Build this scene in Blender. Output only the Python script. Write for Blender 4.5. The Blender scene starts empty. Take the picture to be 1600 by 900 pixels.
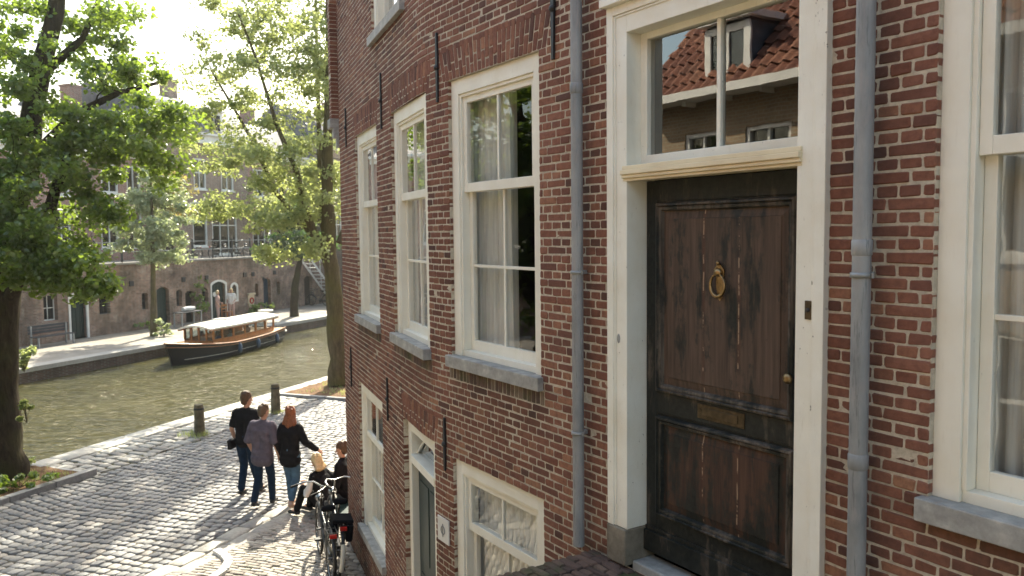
import bpy, bmesh, math, random
import numpy as np
from mathutils import Vector, Matrix
rnd = random.Random(7)
C = bpy.context.scene
COL = C.collection
# ------------------------------------------------------------------ camera, light, exposure
H = 4.5
_f = 1280.0; _p = math.atan(86/1280); _r = 0.0105
cF = Vector((0, math.cos(_p), -math.sin(_p))); cR = Vector((1, 0, 0)); cU = Vector((0, math.sin(_p), math.cos(_p)))
up_ = cU*math.cos(_r) + cR*math.sin(_r); rt_ = cR*math.cos(_r) - cU*math.sin(_r)
cam_d = bpy.data.cameras.new('camera'); cam = bpy.data.objects.new('camera', cam_d); COL.objects.link(cam)
cam.matrix_world = Matrix(((rt_.x, up_.x, -cF.x, 0), (rt_.y, up_.y, -cF.y, 0), (rt_.z, up_.z, -cF.z, H), (0, 0, 0, 1)))
cam_d.sensor_width = 36; cam_d.lens = 28.8; cam_d.clip_end = 2000; cam_d.clip_start = 0.05
cam_d.dof.use_dof = True; cam_d.dof.focus_distance = 5.5; cam_d.dof.aperture_fstop = 4.0
C.camera = cam
SUN_EL = math.radians(42); SUN_AZ = math.radians(3)
w = bpy.data.worlds.new('World'); C.world = w; w.use_nodes = True
nt_ = w.node_tree; nt_.nodes.clear()
sky = nt_.nodes.new('ShaderNodeTexSky'); sky.sky_type = 'NISHITA'; sky.sun_disc = False
sky.sun_elevation = SUN_EL; sky.sun_rotation = SUN_AZ; sky.air_density = 1.3; sky.dust_density = 3.0; sky.ozone_density = 1.0
bg = nt_.nodes.new('ShaderNodeBackground'); bg.inputs[1].default_value = 0.15
wo = nt_.nodes.new('ShaderNodeOutputWorld')
nt_.links.new(sky.outputs[0], bg.inputs[0]); nt_.links.new(bg.outputs[0], wo.inputs[0])
sd = bpy.data.lights.new('sun', 'SUN'); sd.energy = 4.3; sd.angle = math.radians(0.5); sd.color = (1.0, 0.94, 0.84)
sun = bpy.data.objects.new('sun', sd); COL.objects.link(sun)
sdir = Vector((math.sin(SUN_AZ)*math.cos(SUN_EL), math.cos(SUN_AZ)*math.cos(SUN_EL), math.sin(SUN_EL)))
sun.rotation_euler = (-sdir).to_track_quat('-Z', 'Y').to_euler()
C.view_settings.view_transform = 'Standard'; C.view_settings.look = 'None'
C.view_settings.gamma = 1.0; C.view_settings.use_white_balance = True; C.view_settings.white_balance_temperature = 7000; C.view_settings.white_balance_tint = 4; C.view_settings.exposure = 1.6
C.cycles.max_bounces = 8; C.cycles.diffuse_bounces = 4; C.cycles.glossy_bounces = 4; C.cycles.transparent_max_bounces = 12
C.cycles.sample_clamp_indirect = 6.0; C.cycles.caustics_reflective = False; C.cycles.caustics_refractive = False
C.cycles.use_denoising = True

def at(px, py, Y):   # a point at camera distance Y seen in that direction
    v = cF*_f + rt_*(px-800) - up_*(py-450)
    return Vector((0, 0, H)) + v*(Y/_f)

# ------------------------------------------------------------------ materials
def lin(r, g, b):
    f = lambda c: (c/255/12.92) if c/255 <= 0.04045 else ((c/255+0.055)/1.055)**2.4
    return (f(r), f(g), f(b), 1)
class NT:
    def __init__(s, name):
        s.m = bpy.data.materials.new(name); s.m.use_nodes = True; s.t = s.m.node_tree; s.t.nodes.clear()
        s.out = s.n('ShaderNodeOutputMaterial'); s.b = s.n('ShaderNodeBsdfPrincipled'); s.l(s.b.outputs[0], s.out.inputs[0])
        s._tc = None
    def n(s, k, **kw):
        x = s.t.nodes.new(k)
        for a, v in kw.items(): setattr(x, a, v)
        return x
    def l(s, a, b): s.t.links.new(a, b)
    def val(s, sock, v):
        if hasattr(v, 'links') or hasattr(v, 'is_linked'): s.l(v, sock)
        else: sock.default_value = v
    def co(s, scale=(1, 1, 1), kind='Object', loc=(0, 0, 0), rot=(0, 0, 0)):
        if s._tc is None: s._tc = s.n('ShaderNodeTexCoord')
        m = s.n('ShaderNodeMapping'); s.l(s._tc.outputs[kind], m.inputs[0])
        m.inputs['Scale'].default_value = scale; m.inputs['Location'].default_value = loc; m.inputs['Rotation'].default_value = rot
        return m.outputs[0]
    def noise(s, vec, scale, detail=4, rough=0.55, dist=0):
        x = s.n('ShaderNodeTexNoise'); s.l(vec, x.inputs['Vector']); x.inputs['Scale'].default_value = scale
        x.inputs['Detail'].default_value = detail; x.inputs['Roughness'].default_value = rough; x.inputs['Distortion'].default_value = dist
        return x.outputs[0]
    def ramp(s, fac, stops, interp='LINEAR'):
        x = s.n('ShaderNodeValToRGB'); s.l(fac, x.inputs[0]); e = x.color_ramp.elements; x.color_ramp.interpolation = interp
        while len(e) < len(stops): e.new(0.5)
        for i, (p, c) in enumerate(stops):
            e[i].position = p; e[i].color = c if not isinstance(c, (int, float)) else (c, c, c, 1)
        return x.outputs[0]
    def mix(s, fac, a, b, mode='MIX'):
        x = s.n('ShaderNodeMix', data_type='RGBA', blend_type=mode)
        s.val(x.inputs[0], fac); s.val(x.inputs[6], a); s.val(x.inputs[7], b)
        return x.outputs[2]
    def math(s, op, a, b=0.0):
        x = s.n('ShaderNodeMath', operation=op); s.val(x.inputs[0], a); s.val(x.inputs[1], b); return x.outputs[0]
    def bump(s, h, strength=0.3, dist=0.01, prev=None):
        x = s.n('ShaderNodeBump'); s.l(h, x.inputs['Height']); x.inputs['Strength'].default_value = strength; x.inputs['Distance'].default_value = dist
        if prev is not None: s.l(prev, x.inputs['Normal'])
        return x.outputs[0]
    def island(s): return s.n('ShaderNodeNewGeometry').outputs['Random Per Island']
    def fin(s, col=None, rough=0.8, normal=None, spec=0.5, metal=0.0):
        if col is not None: s.val(s.b.inputs['Base Color'], col)
        s.val(s.b.inputs['Roughness'], rough); s.b.inputs['Specular IOR Level'].default_value = spec; s.b.inputs['Metallic'].default_value = metal
        if normal is not None: s.l(normal, s.b.inputs['Normal'])
        return s.m
M = {}
def simple(name, col, rough=0.7, spec=0.4, var=0.25, scale=8, metal=0.0, bump=0.15):
    t = NT(name); v = t.co(); a = t.noise(v, scale, 5)
    f = t.ramp(a, [(0.3, 1-var), (0.7, 1+var*0.5)])
    c = t.mix(1.0, tuple(col[:3])+(1,), f, 'MULTIPLY')
    M[name] = t.fin(c, rough, t.bump(t.noise(v, scale*8, 3), bump, 0.004), spec, metal); return M[name]

# near brick: colour per brick, worn faces
t = NT('brick'); v = t.co(); isl = t.island()
c1 = t.ramp(isl, [(0.0, (.105, .054, .042, 1)), (0.10, (.165, .074, .054, 1)), (0.30, (.215, .092, .062, 1)), (0.55, (.26, .116, .078, 1)), (0.78, (.20, .082, .055, 1)), (0.95, (.31, .145, .09, 1)), (1.0, (.34, .175, .105, 1))])
n1 = t.noise(v, 26, 6, .7); n2 = t.noise(v, .8, 4, .65); n3 = t.noise(v, 110, 3, .7)
c2 = t.mix(t.ramp(n1, [(.42, 0), (.72, .55)]), c1, (.09, .04, .033, 1))
c3 = t.mix(t.ramp(n3, [(.63, 0), (.80, .4)]), c2, (.42, .30, .24, 1))
c4 = t.mix(1.0, c3, t.ramp(n2, [(.3, .78), (.65, 1.15)]), 'MULTIPLY')
bp = t.bump(n1, .55, .006); bp = t.bump(n3, .5, .003, bp)
at_ = t.n('ShaderNodeAttribute'); at_.attribute_name = 'stain'; sk = t.math('MULTIPLY', at_.outputs['Fac'], t.ramp(t.noise(t.co((5, 5, 1.2)), 2.0, 5, .7), [(.25, .25), (.6, 1)])); c4 = t.mix(sk, c4, (.045, .038, .028, 1))
M['brick'] = t.fin(c4, t.ramp(n1, [(.3, .78), (.7, .95)]), bp, .25)
t = NT('mortar'); v = t.co(); n1 = t.noise(v, 30, 5, .7); n2 = t.noise(v, 1.6, 3)
c1 = t.ramp(n1, [(.3, (.38, .33, .26, 1)), (.6, (.60, .53, .42, 1))])
c1 = t.mix(t.ramp(n2, [(.5, 0), (.8, .5)]), c1, (.26, .22, .17, 1))
at_ = t.n('ShaderNodeAttribute'); at_.attribute_name = 'stain'; sk = t.math('MULTIPLY', at_.outputs['Fac'], t.ramp(t.noise(t.co((5, 5, 1.2)), 2.0, 5, .7), [(.25, .25), (.6, 1)])); c1 = t.mix(sk, c1, (.07, .06, .042, 1))
M['mortar'] = t.fin(c1, .95, t.bump(t.noise(v, 60, 4, .7), .8, .006), .1)

def procbrick(name, cols, mort, scale=1.0, rowh=.06, bw=.22, mortar=.012, stain=.5, axes='XZ', rough=.9):
    t = NT(name)
    tc = t.n('ShaderNodeTexCoord'); sep = t.n('ShaderNodeSeparateXYZ'); t.l(tc.outputs['Object'], sep.inputs[0])
    cmb = t.n('ShaderNodeCombineXYZ'); t.l(sep.outputs[0 if axes[0] == 'X' else 1], cmb.inputs[0]); t.l(sep.outputs[2 if axes[1] == 'Z' else 1], cmb.inputs[1])
    b = t.n('ShaderNodeTexBrick'); t.l(cmb.outputs[0], b.inputs['Vector'])
    b.inputs['Color1'].default_value = cols[0]; b.inputs['Color2'].default_value = cols[1]; b.inputs['Mortar'].default_value = mort
    b.inputs['Scale'].default_value = scale; b.inputs['Mortar Size'].default_value = mortar; b.inputs['Brick Width'].default_value = bw; b.inputs['Row Height'].default_value = rowh
    b.inputs['Mortar Smooth'].default_value = .3; b.inputs['Bias'].default_value = 0; b.squash = .5; b.squash_frequency = 2
    v = t.co(); n = t.noise(v, .7, 5, .65); n2 = t.noise(v, 5, 5, .7)
    c = t.mix(1.0, b.outputs[0], t.ramp(n, [(.3, 1-stain), (.7, 1.25)]), 'MULTIPLY')
    c = t.mix(t.ramp(n2, [(.5, 0), (.8, .5)]), c, (.05, .05, .03, 1))
    nb = t.bump(b.outputs[1], -.5, .01)
    if name == 'wharf_brick':
        c = t.mix(t.ramp(t.noise(t.co((1, 1, .6), loc=(5, 0, 2)), .9, 5, .7), [(.5, 0), (.68, .7)]), c, (.075, .065, .042, 1)); c = t.mix(t.ramp(t.noise(t.co(loc=(9, 0, 2)), 1.7, 5, .7), [(.56, 0), (.70, .6)]), c, (.42, .36, .30, 1))
    M[name] = t.fin(c, rough, t.bump(n2, .3, .01, nb), .2)
procbrick('wharf_brick', ((.14, .055, .04, 1), (.34, .16, .11, 1)), (.38, .33, .27, 1), stain=.7, mortar=.014)
procbrick('house_brick_red', ((.20, .07, .05, 1), (.30, .11, .08, 1)), (.35, .3, .26, 1), stain=.25)
procbrick('house_brick_brown', ((.17, .085, .06, 1), (.25, .135, .09, 1)), (.36, .32, .27, 1), stain=.25)
procbrick('house_brick_tan', ((.25, .165, .10, 1), (.32, .215, .13, 1)), (.32, .28, .21, 1), stain=.2)
procbrick('dark_brick', ((.10, .06, .045, 1), (.15, .085, .06, 1)), (.16, .14, .12, 1), stain=.6)

# aged off-white paint, chipped
def paint(name, base, dirt, chip=.66, chipcol=(.22, .19, .15, 1)):
    t = NT(name); v = t.co(); vs = t.co((14, 14, 2.2))
    n1 = t.noise(v, 3.0, 5, .6); n2 = t.noise(vs, 3.0, 6, .7); n3 = t.noise(v, 34, 4, .65)
    c = t.mix(t.ramp(n1, [(.35, 0), (.75, .8)]), base, dirt)
    c = t.mix(t.ramp(n2, [(.58, 0), (.76, .28)]), c, (.50, .43, .31, 1))
    ck = t.math('MULTIPLY', t.ramp(n2, [(.54, 0), (.60, 1)]), t.ramp(n3, [(chip, 0), (chip+.02, 1)]))
    c = t.mix(ck, c, chipcol)
    bp = t.bump(n2, .10, .004); bp = t.bump(ck, -.5, .002, bp)
    M[name] = t.fin(c, t.ramp(n1, [(.3, .38), (.7, .6)]), bp, .4)
paint('paint', (.87, .84, .74, 1), (.76, .70, .56, 1), .71)
paint('paint_aged', (.87, .85, .76, 1), (.74, .68, .55, 1), .65)
paint('paint_cream', (.80, .70, .50, 1), (.64, .52, .34, 1), .72)
# door wood, black-green paint worn to brown
def doorwood(name, bare, amount, joints=True):
    t = NT(name); vs = t.co((6.5, 6.5, 1.0)); vf = t.co((45, 45, 2.0)); v = t.co(); vm = t.co((8, 8, 2.2), loc=(3.1, 0, 1.7))
    n1 = t.noise(vs, 1.0, 5, .6, .3); n2 = t.noise(vf, 1.0, 4, .6); n3 = t.noise(v, 26, 5, .7); n4 = t.noise(vm, 1.0, 4, .65)
    k = t.math('ADD', t.math('MULTIPLY', n1, .42), t.math('MULTIPLY', n4, .58))
    k = t.math('ADD', k, t.math('MULTIPLY', t.math('SUBTRACT', n2, .5), .14))
    k = t.math('ADD', k, t.math('MULTIPLY', t.math('SUBTRACT', n3, .5), .16))
    m = t.ramp(k, [(.50-amount, 1), (.53-amount+.05, 0)])
    brown = t.ramp(n2, [(.3, bare[0]), (.7, bare[1])])
    dark = t.ramp(n3, [(.35, (.012, .014, .013, 1)), (.7, (.030, .032, .028, 1))])
    c = t.mix(m, dark, brown)
    c = t.mix(t.ramp(n3, [(.66, 0), (.74, .6)]), c, (.02, .018, .015, 1))
    if joints:
        vj = t.co((1, 1, 9)); sep = t.n('ShaderNodeSeparateXYZ'); t.l(t.co(), sep.inputs[0])
        wob = t.noise(t.co((2, 2, 9)), 1, 3)
        xx = t.math('ADD', sep.outputs[0], t.math('MULTIPLY', t.math('SUBTRACT', wob, .5), .012))
        tot = None
        for jx in (-.135, .125):
            dd = t.math('ABSOLUTE', t.math('SUBTRACT', xx, jx))
            line = t.ramp(dd, [(.0015, 1), (.0045, 0)]); wide = t.ramp(dd, [(.006, .9), (.018, 0)])
            c = t.mix(t.math('MULTIPLY', wide, t.ramp(t.noise(t.co((3, 3, 1.3), loc=(jx, 0, 3)), 1.5, 3), [(.42, .1), (.6, .7)])), c, (.10, .045, .028, 1))
            msk = t.math('MULTIPLY', line, t.ramp(t.noise(t.co((4, 4, 8), loc=(0, jx, 0)), 1.2, 4, .7), [(.48, 0), (.55, 1)]))
            c = t.mix(msk, c, (.42, .30, .20, 1)); tot = line if tot is None else t.math('ADD', tot, line)
        bp = t.bump(tot, -.8, .003)
    else: bp = None
    bp = t.bump(n2, .35, .002, bp); bp = t.bump(n3, .3, .0015, bp)
    M[name] = t.fin(c, t.mix(m, (.48,)*3+(1,), (.66,)*3+(1,)), bp, .22)
doorwood('door_panel_wood', ((.055, .038, .029, 1), (.125, .084, .062, 1)), .01)
doorwood('door_panel_wood_low', ((.045, .028, .022, 1), (.10, .054, .036, 1)), .015)
doorwood('door_frame_wood', ((.05, .038, .030, 1), (.15, .125, .10, 1)), .11, False)
doorwood('door_mould_wood', ((.05, .038, .030, 1), (.16, .135, .11, 1)), .045, False)
simple('brass', (.34, .235, .12, 1), .36, .5, .5, 30, 1.0, .2)
simple('brass_dull', (.10, .075, .045, 1), .5, .5, .5, 25, .8, .2)
simple('iron', (.018, .018, .02, 1), .5, .5, .3, 30)
t = NT('zinc'); v = t.co((1, 1, .35)); n = t.noise(v, 5, 5, .65); n2 = t.noise(t.co((3, 3, .7)), 6, 5, .75)
c = t.ramp(n, [(.3, (.20, .21, .215, 1)), (.55, (.33, .335, .335, 1)), (.75, (.43, .42, .40, 1))])
c = t.mix(t.ramp(n2, [(.52, 0), (.66, .7)]), c, (.36, .33, .32, 1)); c = t.mix(t.ramp(t.noise(t.co((20, 20, 1.6)), 2.0, 5, .75), [(.56, 0), (.68, .7)]), c, (.09, .10, .11, 1))
M['zinc'] = t.fin(c, t.ramp(n2, [(.3, .5), (.7, .75)]), t.bump(n2, .2, .004), .4, .2)
t = NT('bluestone'); v = t.co(); n = t.noise(v, 9, 6, .7); n2 = t.noise(v, 70, 3, .6)
c = t.ramp(n, [(.3, (.24, .235, .22, 1)), (.55, (.37, .36, .335, 1)), (.72, (.52, .50, .46, 1))])
M['bluestone'] = t.fin(c, .7, t.bump(n2, .3, .003), .35)
t = NT('plinth_stone'); v = t.co(); n = t.noise(v, 7, 6, .7)
M['plinth_stone'] = t.fin(t.ramp(n, [(.3, (.12, .10, .075, 1)), (.7, (.30, .26, .20, 1))]), .85, t.bump(t.noise(v, 40, 4), .4, .004), .3)
# glass pane
def glass(name, tint=(.93, .95, .94, 1), boost=1.5, wav=.02):
    t = NT(name); t.t.nodes.remove(t.b)
    tr = t.n('ShaderNodeBsdfTransparent'); tr.inputs[0].default_value = tint
    gl = t.n('ShaderNodeBsdfGlossy'); gl.inputs['Roughness'].default_value = .0; gl.inputs['Color'].default_value = (1, 1, 1, 1)
    bn = t.bump(t.noise(t.co(), 3.2, 2, .5), wav, .05)
    ge = t.n('ShaderNodeNewGeometry'); dt = t.n('ShaderNodeVectorMath', operation='DOT_PRODUCT'); t.l(ge.outputs['Normal'], dt.inputs[0]); t.l(ge.outputs['Incoming'], dt.inputs[1])
    cs = t.math('ABSOLUTE', dt.outputs['Value']); f5 = t.math('POWER', t.math('SUBTRACT', 1.0, cs), 5.0); fr_ = t.math('ADD', t.math('MULTIPLY', f5, .96), .04)
    t.l(bn, gl.inputs['Normal'])
    mx = t.n('ShaderNodeMixShader'); k = t.math('MULTIPLY', fr_, boost); k = t.math('MINIMUM', k, .95)
    t.l(k, mx.inputs[0]); t.l(tr.outputs[0], mx.inputs[1]); t.l(gl.outputs[0], mx.inputs[2]); t.l(mx.outputs[0], t.out.inputs[0])
    M[name] = t.m
glass('glass_boat', (.45, .5, .5, 1), 1.6, .02); glass('glass', (.95, .96, .95, 1), 1.9); glass('glass_transom', (.7, .72, .7, 1), 4.6, .008); glass('glass_far', (.5, .55, .55, 1), 1.5, .03)
def cloth(name, col, tr=.45):
    t = NT(name); t.t.nodes.remove(t.b)
    c = t.mix(1.0, tuple(col)+(1,), t.ramp(t.noise(t.co((40, 40, 2)), 1.0, 4), [(.3, .8), (.7, 1.1)]), 'MULTIPLY')
    d = t.n('ShaderNodeBsdfDiffuse'); s_ = t.n('ShaderNodeBsdfTranslucent'); mx = t.n('ShaderNodeMixShader'); mx.inputs[0].default_value = tr
    t.l(c, d.inputs[0]); t.l(c, s_.inputs[0]); t.l(d.outputs[0], mx.inputs[1]); t.l(s_.outputs[0], mx.inputs[2]); t.l(mx.outputs[0], t.out.inputs[0]); M[name] = t.m
cloth('curtain', (.92, .91, .85), .22)
def leafm(name, a, b, c, trc, gl=.06):
    t = NT(name); t.t.nodes.remove(t.b); isl = t.island()
    col = t.ramp(isl, [(0, a), (.55, b), (1, c)])
    tcol = t.mix(.75, col, trc, 'MIX')
    d = t.n('ShaderNodeBsdfDiffuse'); s_ = t.n('ShaderNodeBsdfTranslucent'); g = t.n('ShaderNodeBsdfGlossy'); g.inputs['Roughness'].default_value = .38
    t.l(col, d.inputs[0]); t.l(tcol, s_.inputs[0])
    m1 = t.n('ShaderNodeMixShader'); m1.inputs[0].default_value = .5; t.l(d.outputs[0], m1.inputs[1]); t.l(s_.outputs[0], m1.inputs[2])
    m2 = t.n('ShaderNodeMixShader'); m2.inputs[0].default_value = gl; t.l(m1.outputs[0], m2.inputs[1]); t.l(g.outputs[0], m2.inputs[2])
    t.l(m2.outputs[0], t.out.inputs[0]); M[name] = t.m
leafm('leaf_linden', (.035, .085, .014, 1), (.07, .14, .022, 1), (.14, .20, .04, 1), (.40, .54, .06, 1), .08)
leafm('leaf_light', (.11, .155, .045, 1), (.16, .205, .065, 1), (.25, .28, .11, 1), (.62, .68, .22, 1), .07)
leafm('leaf_grey', (.13, .18, .08, 1), (.19, .24, .12, 1), (.30, .34, .19, 1), (.55, .62, .28, 1), .12)
leafm('leaf_yellow', (.25, .20, .05, 1), (.30, .26, .07, 1), (.20, .24, .06, 1), (.50, .40, .10, 1))
leafm('leaf_dark', (.02, .05, .015, 1), (.035, .08, .02, 1), (.06, .11, .03, 1), (.10, .18, .03, 1))
t = NT('bark'); v = t.co((6, 6, 1.3)); n = t.noise(v, 2.2, 6, .7, .4); n2 = t.noise(t.co(), 1.5, 4)
c = t.ramp(n, [(.3, (.018, .014, .010, 1)), (.6, (.055, .042, .028, 1)), (.8, (.10, .08, .055, 1))])
c = t.mix(t.ramp(n2, [(.45, 0), (.7, .6)]), c, (.06, .065, .02, 1))
M['bark'] = t.fin(c, .95, t.bump(n, 1.0, .05), .1)
t = NT('bark_light'); v = t.co((6, 6, 1.3)); n = t.noise(v, 2.2, 6, .7, .4); n2 = t.noise(t.co(), 1.2, 4)
c = t.ramp(n, [(.3, (.05, .04, .025, 1)), (.6, (.13, .10, .06, 1)), (.8, (.2, .17, .11, 1))])
c = t.mix(t.ramp(n2, [(.4, 0), (.65, .6)]), c, (.12, .11, .03, 1))
M['bark_light'] = t.fin(c, .95, t.bump(n, 1.0, .04), .1)
# stones
def stone(name, stops, rough=.75, moss=0.0, bscale=40):
    t = NT(name); v = t.co(); isl = t.island(); n1 = t.noise(v, 18, 5, .7); n2 = t.noise(v, .9, 4, .6)
    c = t.ramp(isl, stops); c = t.mix(1.0, c, t.ramp(n1, [(.3, .72), (.7, 1.2)]), 'MULTIPLY')
    c = t.mix(1.0, c, t.ramp(n2, [(.3, .82), (.7, 1.12)]), 'MULTIPLY')
    if moss: c = t.mix(t.ramp(t.noise(v, 3.0, 5, .7), [(.62-moss, 0), (.75-moss, .75)]), c, (.05, .065, .02, 1))
    M[name] = t.fin(c, t.ramp(n1, [(.3, rough-.12), (.7, rough+.1)]), t.bump(t.noise(v, bscale, 4, .65), .45, .006), .4)
stone('sett', [(0, (.145, .145, .15, 1)), (.4, (.205, .20, .20, 1)), (.75, (.245, .235, .225, 1)), (.93, (.30, .27, .24, 1)), (1, (.35, .33, .30, 1))], .62)
stone('quay_stone', [(0, (.22, .20, .18, 1)), (.5, (.32, .30, .27, 1)), (1, (.42, .39, .34, 1))], .68)
stone('clinker', [(0, (.24, .205, .175, 1)), (.5, (.34, .305, .265, 1)), (1, (.44, .40, .34, 1))], .75, .06)
stone('slab', [(0, (.34, .32, .29, 1)), (1, (.42, .40, .36, 1))], .7)
stone('kerb_stone', [(0, (.22, .22, .22, 1)), (1, (.32, .31, .30, 1))], .75)
stone('white_kerb', [(0, (.55, .54, .52, 1)), (1, (.65, .64, .62, 1))], .7)
stone('stoop_brick', [(0, (.085, .055, .045, 1)), (.5, (.14, .085, .065, 1)), (.8, (.18, .12, .085, 1)), (1, (.20, .15, .11, 1))], .85, .12, 60)
t = NT('joint'); v = t.co(); M['joint'] = t.fin(t.ramp(t.noise(v, 9, 5, .7), [(.3, (.06, .054, .044, 1)), (.7, (.15, .135, .11, 1))]), .95, t.bump(t.noise(v, 40, 4), .5, .01), .1)
t = NT('joint_moss'); v = t.co(); M['joint_moss'] = t.fin(t.ramp(t.noise(v, 7, 5, .7), [(.3, (.05, .045, .03, 1)), (.6, (.09, .085, .045, 1)), (.75, (.06, .075, .02, 1))]), .95, t.bump(t.noise(v, 40, 4), .5, .01), .1)
t = NT('soil'); v = t.co(); M['soil'] = t.fin(t.ramp(t.noise(v, 5, 6, .7), [(.3, (.08, .05, .03, 1)), (.6, (.20, .12, .07, 1)), (.75, (.10, .11, .04, 1))]), .95, t.bump(t.noise(v, 22, 5, .7), 1.0, .03), .1)
# far quay paving
t = NT('far_paving'); v = t.co(); n = t.noise(v, .8, 5, .6); n2 = t.noise(v, 9, 4, .7)
c = t.ramp(n, [(.3, (.19, .165, .135, 1)), (.7, (.34, .305, .26, 1))]); c = t.mix(t.ramp(n2, [(.5, 0), (.7, .4)]), c, (.16, .14, .10, 1))
M['far_paving'] = t.fin(c, .8, t.bump(n2, .4, .02), .3)
# water
t = NT('water'); v = t.co((1, 1, 1), rot=(0, 0, math.radians(-25))); v2 = t.co((1.0, 2.6, 1), rot=(0, 0, math.radians(-12)))
n1 = t.noise(v2, 1.7, 4, .55, .6); n2 = t.noise(v2, 6.5, 3, .6, .3); n0 = t.noise(v, .35, 3)
c = t.ramp(n0, [(.3, (.050, .047, .010, 1)), (.7, (.088, .078, .018, 1))])
bp = t.bump(n1, 1.0, .30); bp = t.bump(n2, .8, .05, bp)
M['water'] = t.fin(c, .03, bp, .6)
simple('boat_navy', (.004, .006, .014, 1), .3, .3, .2, 3, 0, .02)
simple('varnish', (.34, .13, .035, 1), .3, .5, .35, 6, 0, .05)
simple('deck_wood', (.50, .33, .20, 1), .5, .4, .25, 6)
simple('white_gloss', (.74, .70, .60, 1), .4, .4, .08, 3, 0, .03)
simple('fender_blue', (.03, .06, .11, 1), .5, .4, .2, 6)
simple('bollard_wood', (.16, .135, .09, 1), .9, .2, .55, 6, 0, .6)
simple('door_green', (.008, .028, .026, 1), .4, .4, .2, 4)
simple('door_blue', (.012, .035, .06, 1), .4, .4, .2, 4)
simple('dark_void', (.012, .012, .012, 1), .8, .2, .1, 3)
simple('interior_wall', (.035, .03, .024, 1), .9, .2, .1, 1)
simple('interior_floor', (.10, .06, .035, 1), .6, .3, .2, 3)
simple('chair_wood', (.20, .09, .04, 1), .4, .4, .2, 6)
simple('white_trim', (.72, .70, .65, 1), .55, .35, .12, 3, 0, .05)
simple('grey_metal', (.32, .33, .33, 1), .45, .5, .15, 5, .4, .05)
simple('slate', (.10, .10, .115, 1), .6, .4, .4, 3, 0, .4)
simple('rubber', (.015, .015, .015, 1), .7, .3, .2, 20)
simple('bike_black', (.012, .012, .013, 1), .3, .5, .2, 20, 0, .02)
simple('chrome', (.36, .36, .36, 1), .25, .5, .1, 10, 1.0, .02)
simple('red_plastic', (.45, .02, .015, 1), .25, .5, .1, 10, 0, .02)
simple('skin', (.46, .26, .18, 1), .5, .4, .08, 12, 0, .03)
simple('hair_brown', (.085, .045, .022, 1), .5, .4, .5, 60, 0, .5)
simple('hair_greybrown', (.13, .085, .05, 1), .5, .4, .5, 60, 0, .5)
simple('hair_auburn', (.23, .075, .028, 1), .45, .4, .5, 60, 0, .5)
simple('hair_blond', (.62, .46, .25, 1), .45, .4, .35, 60, 0, .5)
simple('cloth_black', (.010, .010, .012, 1), .9, .15, .3, 12, 0, .4)
simple('cloth_mauve', (.115, .10, .125, 1), .9, .15, .3, 10, 0, .4)
simple('cloth_jeans_dark', (.012, .028, .055, 1), .9, .15, .35, 10, 0, .4)
simple('cloth_jeans_light', (.075, .14, .21, 1), .9, .15, .35, 10, 0, .4)
simple('cloth_white', (.62, .60, .58, 1), .9, .15, .15, 10, 0, .4)
simple('cloth_pink', (.40, .27, .24, 1), .9, .15, .15, 10, 0, .4)
simple('cloth_blue', (.07, .13, .34, 1), .9, .15, .15, 10, 0, .4)
simple('shoe_black', (.012, .012, .013, 1), .5, .4, .2, 20)
simple('shoe_tan', (.55, .36, .27, 1), .6, .3, .2, 20)
simple('cream_board', (.62, .52, .36, 1), .6, .3, .1, 4)
simple('grey_wood', (.07, .07, .075, 1), .8, .2, .3, 6)
t = NT('tiles'); tc = t.n('ShaderNodeTexCoord'); sep = t.n('ShaderNodeSeparateXYZ'); t.l(tc.outputs['UV'], sep.inputs[0])
isl = t.island(); n = t.noise(t.co(), 2.5, 5, .7)
c = t.ramp(isl, [(0, (.15, .055, .034, 1)), (.5, (.21, .08, .045, 1)), (1, (.27, .12, .07, 1))]); c = t.mix(t.ramp(n, [(.5, 0), (.75, .5)]), c, (.12, .07, .05, 1))
M['tiles'] = t.fin(c, .7, None, .3)

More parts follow.
